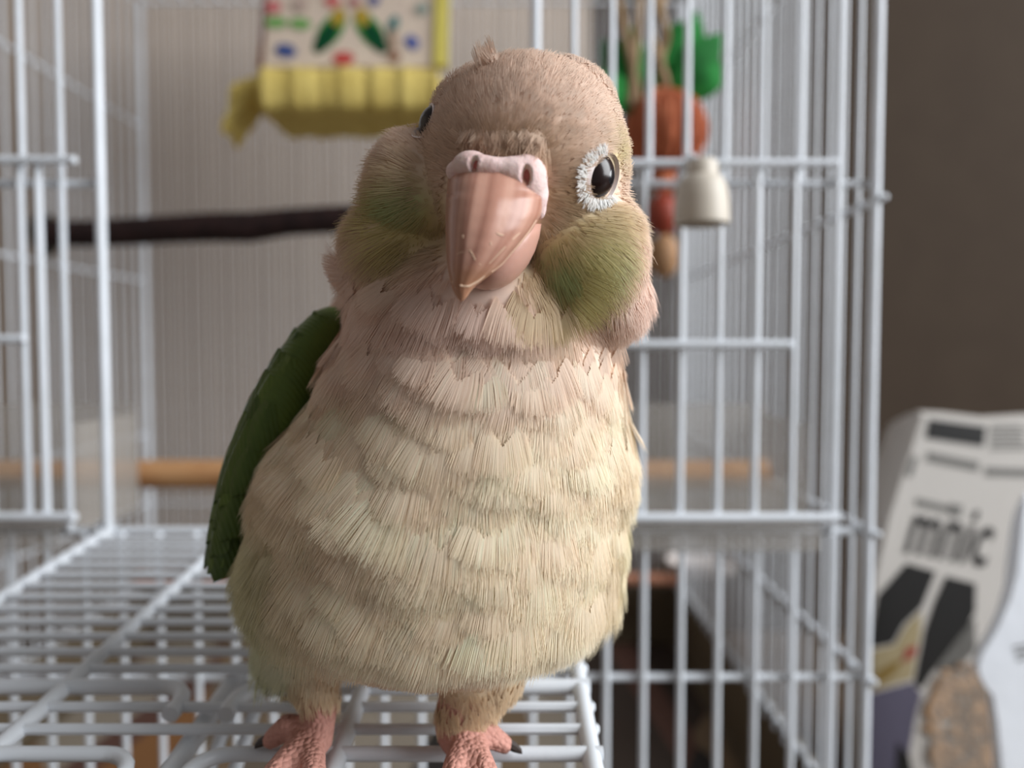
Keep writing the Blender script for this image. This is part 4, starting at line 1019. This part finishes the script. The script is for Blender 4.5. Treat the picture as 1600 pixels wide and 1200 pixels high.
def vane(L_, W_, camber, curl, mtl, name):
    v = []; n_ = 10; q = 6
    for i in range(n_+1):
        t_ = i/n_; w_ = W_/2*(math.sin(math.pi*min(0.5, 0.12+0.55*t_)) if t_ < 0.7 else math.sqrt(max(0.0, 1-((t_-0.7)/0.3)**2))*0.99+0.01)
        for j in range(q+1):
            s_ = -1+2*j/q; v.append((s_*w_, t_*L_ - 0.12*L_*abs(s_)**2*t_, -camber*s_*s_*w_ - curl*t_*t_ + (0.00015 if j == q//2 else 0)))
    f_ = [(i*(q+1)+j, i*(q+1)+j+1, (i+1)*(q+1)+j+1, (i+1)*(q+1)+j) for i in range(n_) for j in range(q)]
    nb = len(v); v += [(a_, b_, c_-0.0002) for a_, b_, c_ in v]; f_ += [tuple(reversed([x+nb for x in g])) for g in f_]
    return MB().add(v, f_).mesh(name, mtl)
cov = vane(0.0095, 0.0060, 0.45, 0.0012, M['wing'], 'covert_feather'); prim = vane(0.034, 0.0075, 0.3, 0.0030, M['wing'], 'flight_feather')
def orient(o, pos, n_, t_, parent):
    n_ = n_.normalized(); t_ = (t_ - n_*t_.dot(n_)).normalized(); x_ = t_.cross(n_)
    mat_ = Matrix((x_, t_, n_)).transposed().to_4x4(); o.matrix_local = Matrix.Translation(pos - world_loc(parent)) @ mat_
def wing(S, E, nrm_, La, Tn, Tw, label, psis):
    S = Vector(S); E = Vector(E); a_ = (E-S).normalized(); n_ = Vector(nrm_); n_ = (n_ - a_*n_.dot(a_)).normalized(); w_ = FWD - a_*FWD.dot(a_); w_ = (w_ - n_*w_.dot(n_)).normalized()
    c_ = (S+E)/2; La = (E-S).length/2*La
    v = []; nu, nv_ = 24, 20
    mb = MB().ell(c_, Tn, Tw, La, (n_, w_, a_), nu, nv_)
    wg = child('wing', mb.mesh('wing', M['wing']), bird, label=label)
    for i in range(11):
        u = -0.93 + 1.50*i/10
        for j, ps in enumerate(psis):
            ps_ = ps + (0.17 if i % 2 else -0.17) + random.uniform(-.06, .06)
            rr_ = math.sqrt(max(0.02, 1-u*u))
            pos = c_ + a_*La*u + (n_*Tn*math.cos(ps_) + w_*Tw*math.sin(ps_))*rr_
            nn = (n_*math.cos(ps_)/Tn + w_*math.sin(ps_)/Tw + a_*u/La*rr_*0.6).normalized()
            o = bpy.data.objects.new('covert_feather', cov); put(o, wg); sc_ = random.uniform(0.85, 1.15)
            orient(o, pos + nn*0.0003, nn - a_*0.10, a_, wg); o.scale = (sc_, sc_*1.05, sc_)
    for j in range(7):
        ps_ = -0.7 + 0.42*j; u = 0.12 + 0.05*(j % 3)
        rr_ = math.sqrt(1-u*u)
        pos = c_ + a_*La*u + (n_*Tn*math.cos(ps_) + w_*Tw*math.sin(ps_))*rr_*0.96
        nn = (n_*math.cos(ps_)/Tn + w_*math.sin(ps_)/Tw).normalized()
        o = bpy.data.objects.new('flight_feather', prim); put(o, wg)
        orient(o, pos, nn + a_*0.25, a_ - nn*0.25 + w_*0.1, wg)
        k_ = (E - pos).length/0.034; o.scale = (1, min(1.0, k_), 1)
wing(P(522, 488, 143), P(377, 885, 147), Vector((-1, 0.1, 0.35)), 1.04, 0.0074, 0.0150, 'folded dark green wing on the shaded side', [-1.35, -0.95, -0.5, -0.05, 0.4, 0.9, 1.5])
wing(P(930, 560, 157), P(925, 860, 162), Vector((1, 0.2, 0.1)), 1.05, 0.0050, 0.013, 'folded green wing on the lit side', [-1.1, -0.6, -0.1, 0.4, 0.9, 1.4])
# tail
tail_me = vane(0.072, 0.0085, 0.2, 0.001, M['tail'], 'tail_feather')
for k in range(8):
    s_ = k-3.5; pos = P(690+8*s_, 925, 160+abs(s_)*0.5)
    o = bpy.data.objects.new('tail_feather', tail_me); put(o, bird, label='long maroon tail feather')
    orient(o, pos, Vector((0.04*s_, -0.02, 1)), Vector((0.022*s_, 1, 0.035)), bird)
# claws
M['claw'] = mat('dark_claw', (58, 48, 44), 0.4, 0.4)
for tp_, dr in claws:
    pts = [tp_ + dr*0.0008, tp_ + dr*0.0018 + Vector((0, 0, -0.0006)), tp_ + dr*0.0026 + Vector((0, 0, -0.0012)), tp_ + dr*0.0030 + Vector((0, 0, -0.0017))]
    child('claw', MB().tube(pts, [0.0009, 0.0008, 0.0005, 0.0001], 8).mesh('claw', M['claw']), bird)
